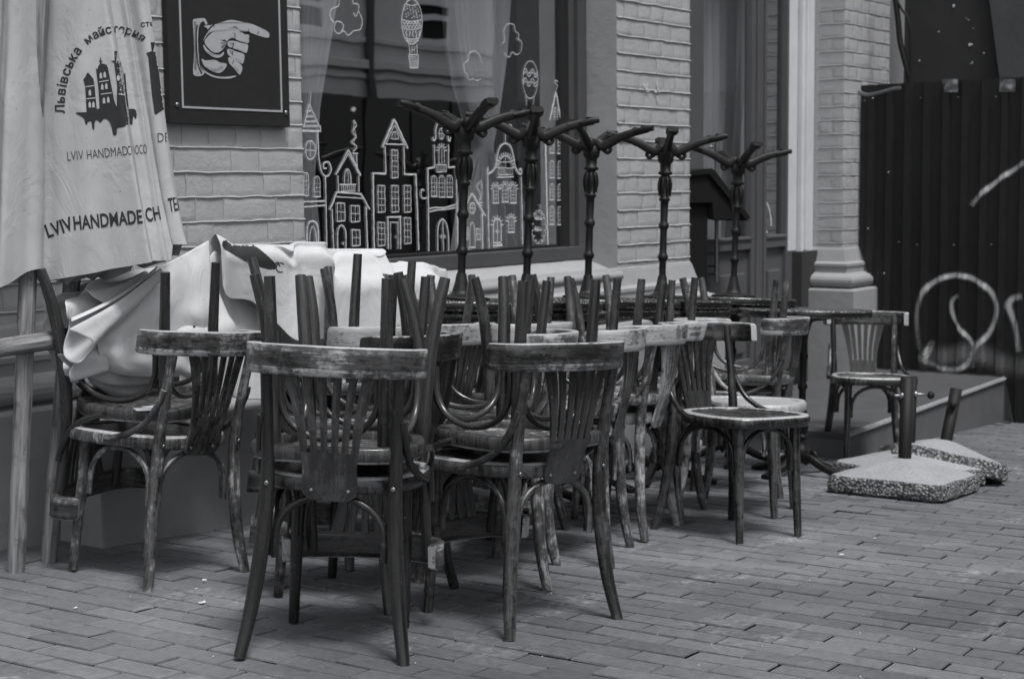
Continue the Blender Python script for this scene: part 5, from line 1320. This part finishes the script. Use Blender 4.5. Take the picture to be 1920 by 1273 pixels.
psheet([[(296, 500, .12), (312, 494, .12), (350, 474, .10), (392, 450, .06)],
        [(250, 560, .15), (285, 560, .16), (340, 560, .15), (396, 555, .14)],
        [(205, 612, .17), (260, 620, .19), (330, 630, .17), (396, 625, .15)],
        [(184, 640, .17), (245, 660, .20), (320, 670, .18), (396, 665, .15)],
        [(188, 672, .17), (240, 688, .19), (310, 694, .18), (396, 690, .15)],
        [(204, 696, .15), (240, 704, .17), (300, 706, .17), (396, 708, .14)]], nu=9, nv=7, seed=5, amp=.017)
def hemcone(ax, ay, ad, mx, my, md, r0, r1, seed, a0=-250, a1=95, sq=.55, tilt=0, n=20):
    A_ = pl(ax, ay, ad); B_ = pl(mx, my, md); t = (B_-A_).normalized(); up = (UPV - t*UPV.dot(t)).normalized(); b = t.cross(up); rows = []
    for i in range(n):
        s_ = i/(n-1); c = A_.lerp(B_, s_)-UPV*.010*math.sin(PI*s_); r_ = r0+(r1-r0)*s_**1.6; row = []
        for j in range(40):
            an = math.radians(a0+(a1-a0)*j/39+tilt); w_ = 1+.22*noise.noise(Vector((math.cos(an)*1.4, math.sin(an)*1.4, seed+s_*2)))+.07*math.sin(5*an+seed)*s_ - .10*abs(math.sin(2.5*an+s_*3+seed))*(1-s_)
            row.append(NV(c + up*(math.sin(an)*r_*w_) + b*(math.cos(an)*r_*w_*sq) + t*(.035*s_*math.sin(1.7*an+seed)+.002*math.sin(9*an)*s_)))
        rows.append(row)
    return cloth_part(np.array(rows), 'hem_fold', False, None, sm=2)
hemcone(285, 522, .08, 122, 590, .10, .022, .066, 1, sq=.8)
hemcone(275, 520, .12, 172, 560, .14, .022, .050, 2, sq=.7)
hemcone(300, 512, .18, 140, 640, .23, .026, .066, 3, -235, 100, .6)
hemcone(280, 650, .12, 132, 684, .17, .032, .052, 6, -260, 60, .6)
m = MB(); p0, p1 = pl(-260, 690, -.02), pl(210, 622, .08); m.tube([p0.lerp(p1, i/12) for i in range(13)], .030, 16); part(m, 'pole', BAMB, lay)
m = MB(); pc = pl(118, 636, .062); tt = (p1-p0).normalized(); m.tube([pc-tt*.018, pc+tt*.05], .034, 16); part(m, 'pole_collar', STEEL, lay)
print_on(bvh3, [text_line('LVIV', (359, 512), (399, 496), 18, -.012), text_line('MA', (362, 614), (398, 612), 14, .02)], 'lettering', lay, thr=4)
def dzz(x, y): return (400+x/4.2425, 480+y/4.2425)
pts = [(418, 452), (440, 449), (470, 456), (500, 478), (520, 500), (505, 505), (470, 494), (440, 478), (420, 466)]
print_on(bvhr, [poly2(pts, 2), text_line('C', (516, 510), (530, 512), 20, -.01), text_line('A', (512, 496), (526, 500), 8, .0)], 'torn_print', lay, thr=4)
# ================================================================= UMBRELLA BASES
def base_thing(label, M, tube_h=.38, cut=True, hole=True, rim=True):
    o = empty('parasol_base', label, 'parasol base', 'concrete parasol bases by the entrance step', M); WMo = M
    h0, h1, a, b, c = .082, .160, .280, .25, .045; m = MB(); rows = []
    def oct_(s_, z, jit=.0, n=6):
        q = [(s_-c, -s_), (s_, -s_+c), (s_, s_-c), (s_-c, s_), (-s_+c, s_), (-s_, s_-c), (-s_, -s_+c), (-s_+c, -s_)]; out = []
        for i in range(8):
            p, r_ = Vector((*q[i], z)), Vector((*q[(i+1) % 8], z))
            for k in range(n): 
                v = p.lerp(r_, k/n); nz = noise.noise_vector(v*13+Vector((M.translation.x, z*40, 1)))*jit; out.append(v+nz)
        return out
    m.grid([oct_(a-.02, 0, .006), oct_(a, .012, .012), oct_(a+.003, .030, .016), oct_(a-.002, h0-.008, .012), oct_(a-.012, h0+.002, .006)], closed_u=True, smooth=False)
    pr = m.build('rough_edge', AGG); pr.parent = o
    m = MB(); cen = .055
    m.grid([oct_(a-.0125, h0+.0015, .006), oct_(a-.05, h0+(h1-h0)*.17, .002), oct_(cen, h1, 0), ], closed_u=True, smooth=False)
    m.add(oct_(cen, h1), [list(range(48))], None, False); t_ = m.build('slab_top', CONC); t_.parent = o
    m = MB(); r_ = .030; m.lathe([(r_, h1-.01), (r_, h1+tube_h), (r_-.004, h1+tube_h), (r_-.004, h1+tube_h-.25)], 24, None, None, False); tb = m.build('tube', STEEL); tb.parent = o
    return o, tb, h1+tube_h
def bolt(o, zt, ang, L=.06):
    m = MB(); M = Matrix.Rotation(ang, 4, 'Z') @ Matrix.Translation((0, 0, zt-.085)) @ Matrix.Rotation(PI/2, 4, 'Y')
    m.lathe([(.014, .028), (.014, .036), (.006, .037), (.006, .03+L)], 12, M); b_ = m.build('clamp_bolt', CHROME); b_.parent = o
    m = MB(); m.lathe([(.010, .03+L), (.018, .034+L), (.020, .046+L), (.016, .055+L), (.006, .058+L)], 8, M); k_ = m.build('knob', STEEL); k_.parent = b_
fb = Vector((6.85, 2.80, 0))
o, tb, zt = base_thing('pale concrete parasol base lying flat nearest the camera with upright black tube', stand(fb.x, fb.y, 92)); bolt(tb, zt, math.radians(150), .05)
fb2 = gp(1712, 880); o, tb, zt = base_thing('flat concrete parasol base mostly hidden behind the front one', stand(7.22, 2.93, 60), .36); bolt(tb, zt, math.radians(-70), .07)
fb3 = gp(1772, 868)
M = stand(7.46, 2.86, 32, .03) @ Matrix.Rotation(math.radians(-9), 4, 'X') @ Matrix.Rotation(math.radians(11), 4, 'Y')
o, tb, zt = base_thing('tilted concrete parasol base propped on the one behind, its black tube leaning right', M, .27); bolt(tb, zt, math.radians(-100), .0)
# ================================================================= SMALL THINGS
m = MB(); p = gp(868, 955); M = stand(p.x, p.y, 60); m.box((0, 0, .075), (.20, .16, .15), M, .012); o = m.build('concrete_block', CONC); tag(o, 'small pale concrete block on the paving seen between the stacked chairs', 'concrete block')
m = MB(); M = stand(p.x+.06, p.y+.25, 60); m.lathe([(.07, 0), (.08, .01), (.095, .16), (.10, .165), (.10, .18), (.09, .18), (.085, .03)], 20, M); o = m.build('plant_pot', STEEL); tag(o, 'dark round pot on the ground behind the small concrete block', 'pot')
r = random.Random(11)
def scrap(x, y, s_, label, h=.002, name='paper_scrap', mat=WHITEP):
    p = gp(x, y, h); rows = []
    for i in range(5):
        rows.append([(p.x+s_*(i/4-.5)*r.uniform(.85, 1.1), p.y+s_*.7*(j/4-.5)*r.uniform(.85, 1.1), p.z+.004+s_*.18*noise.noise(Vector((i*.9+x, j*.9, y)))) for j in range(5)])
    m = MB(); m.grid(rows); o = m.build(name, mat); return tag(o, label, 'litter')
scrap(380, 1131, .022, 'torn white paper scrap on the paving left of the nearest chair, larger of the two')
scrap(368, 1105, .012, 'tiny white paper scrap between the cigarette butt and the larger scrap')
scrap(142, 1141, .014, 'small white scrap on the paving at the lower left')
scrap(1640, 1010, .014, 'small white scrap on the paving in front of the front parasol base')
scrap(1578, 1041, .020, 'pale crumpled leaf scrap on the paving below the parasol bases')
m = MB(); p = gp(380, 1087, .006); q = gp(392, 1088, .006); m.tube([p, p.lerp(q, .6)], .0045, 8); o = m.build('cigarette_butt', WHITEP); tag(o, 'cigarette butt lying on the paving between the left chair and the nearest chair', 'cigarette butt')
for k in range(26):
    x, y = r.uniform(60, 1850), r.uniform(1040, 1260); p = gp(x, y, .002)
m = MB()
for k in range(70):
    x, y = r.uniform(0, 1920), r.uniform(1000, 1270); p = gp(x, y, .001); s_ = r.uniform(.0010, .0024)
    m.add([p+Vector((s_, 0, 0)), p+Vector((0, s_, 0)), p+Vector((-s_, 0, 0)), p+Vector((0, -s_, 0)), p+Vector((0, 0, s_))], [[0, 1, 4], [1, 2, 4], [2, 3, 4], [3, 0, 4]], None, False)
o = m.build('grit', WHITEP); tag(o, 'tiny pale crumbs and grit scattered over the paving', 'grit', kind='stuff')
# folded paper on the left stack's seat
p = Vector((3.285, 3.944, 0)); M = stand(3.20, 3.80, 60, HH-ZS+.044); m = MB(); m.box((0, 0, 0), (.10, .07, .004), M, .001); m.box((.03, .02, .004), (.06, .05, .003), M @ Matrix.Rotation(.5, 4, 'Z'), .001)
tag(m.build('folded_paper', WHITEP), 'folded white paper lying on the upturned seat of the far left stack', 'paper')
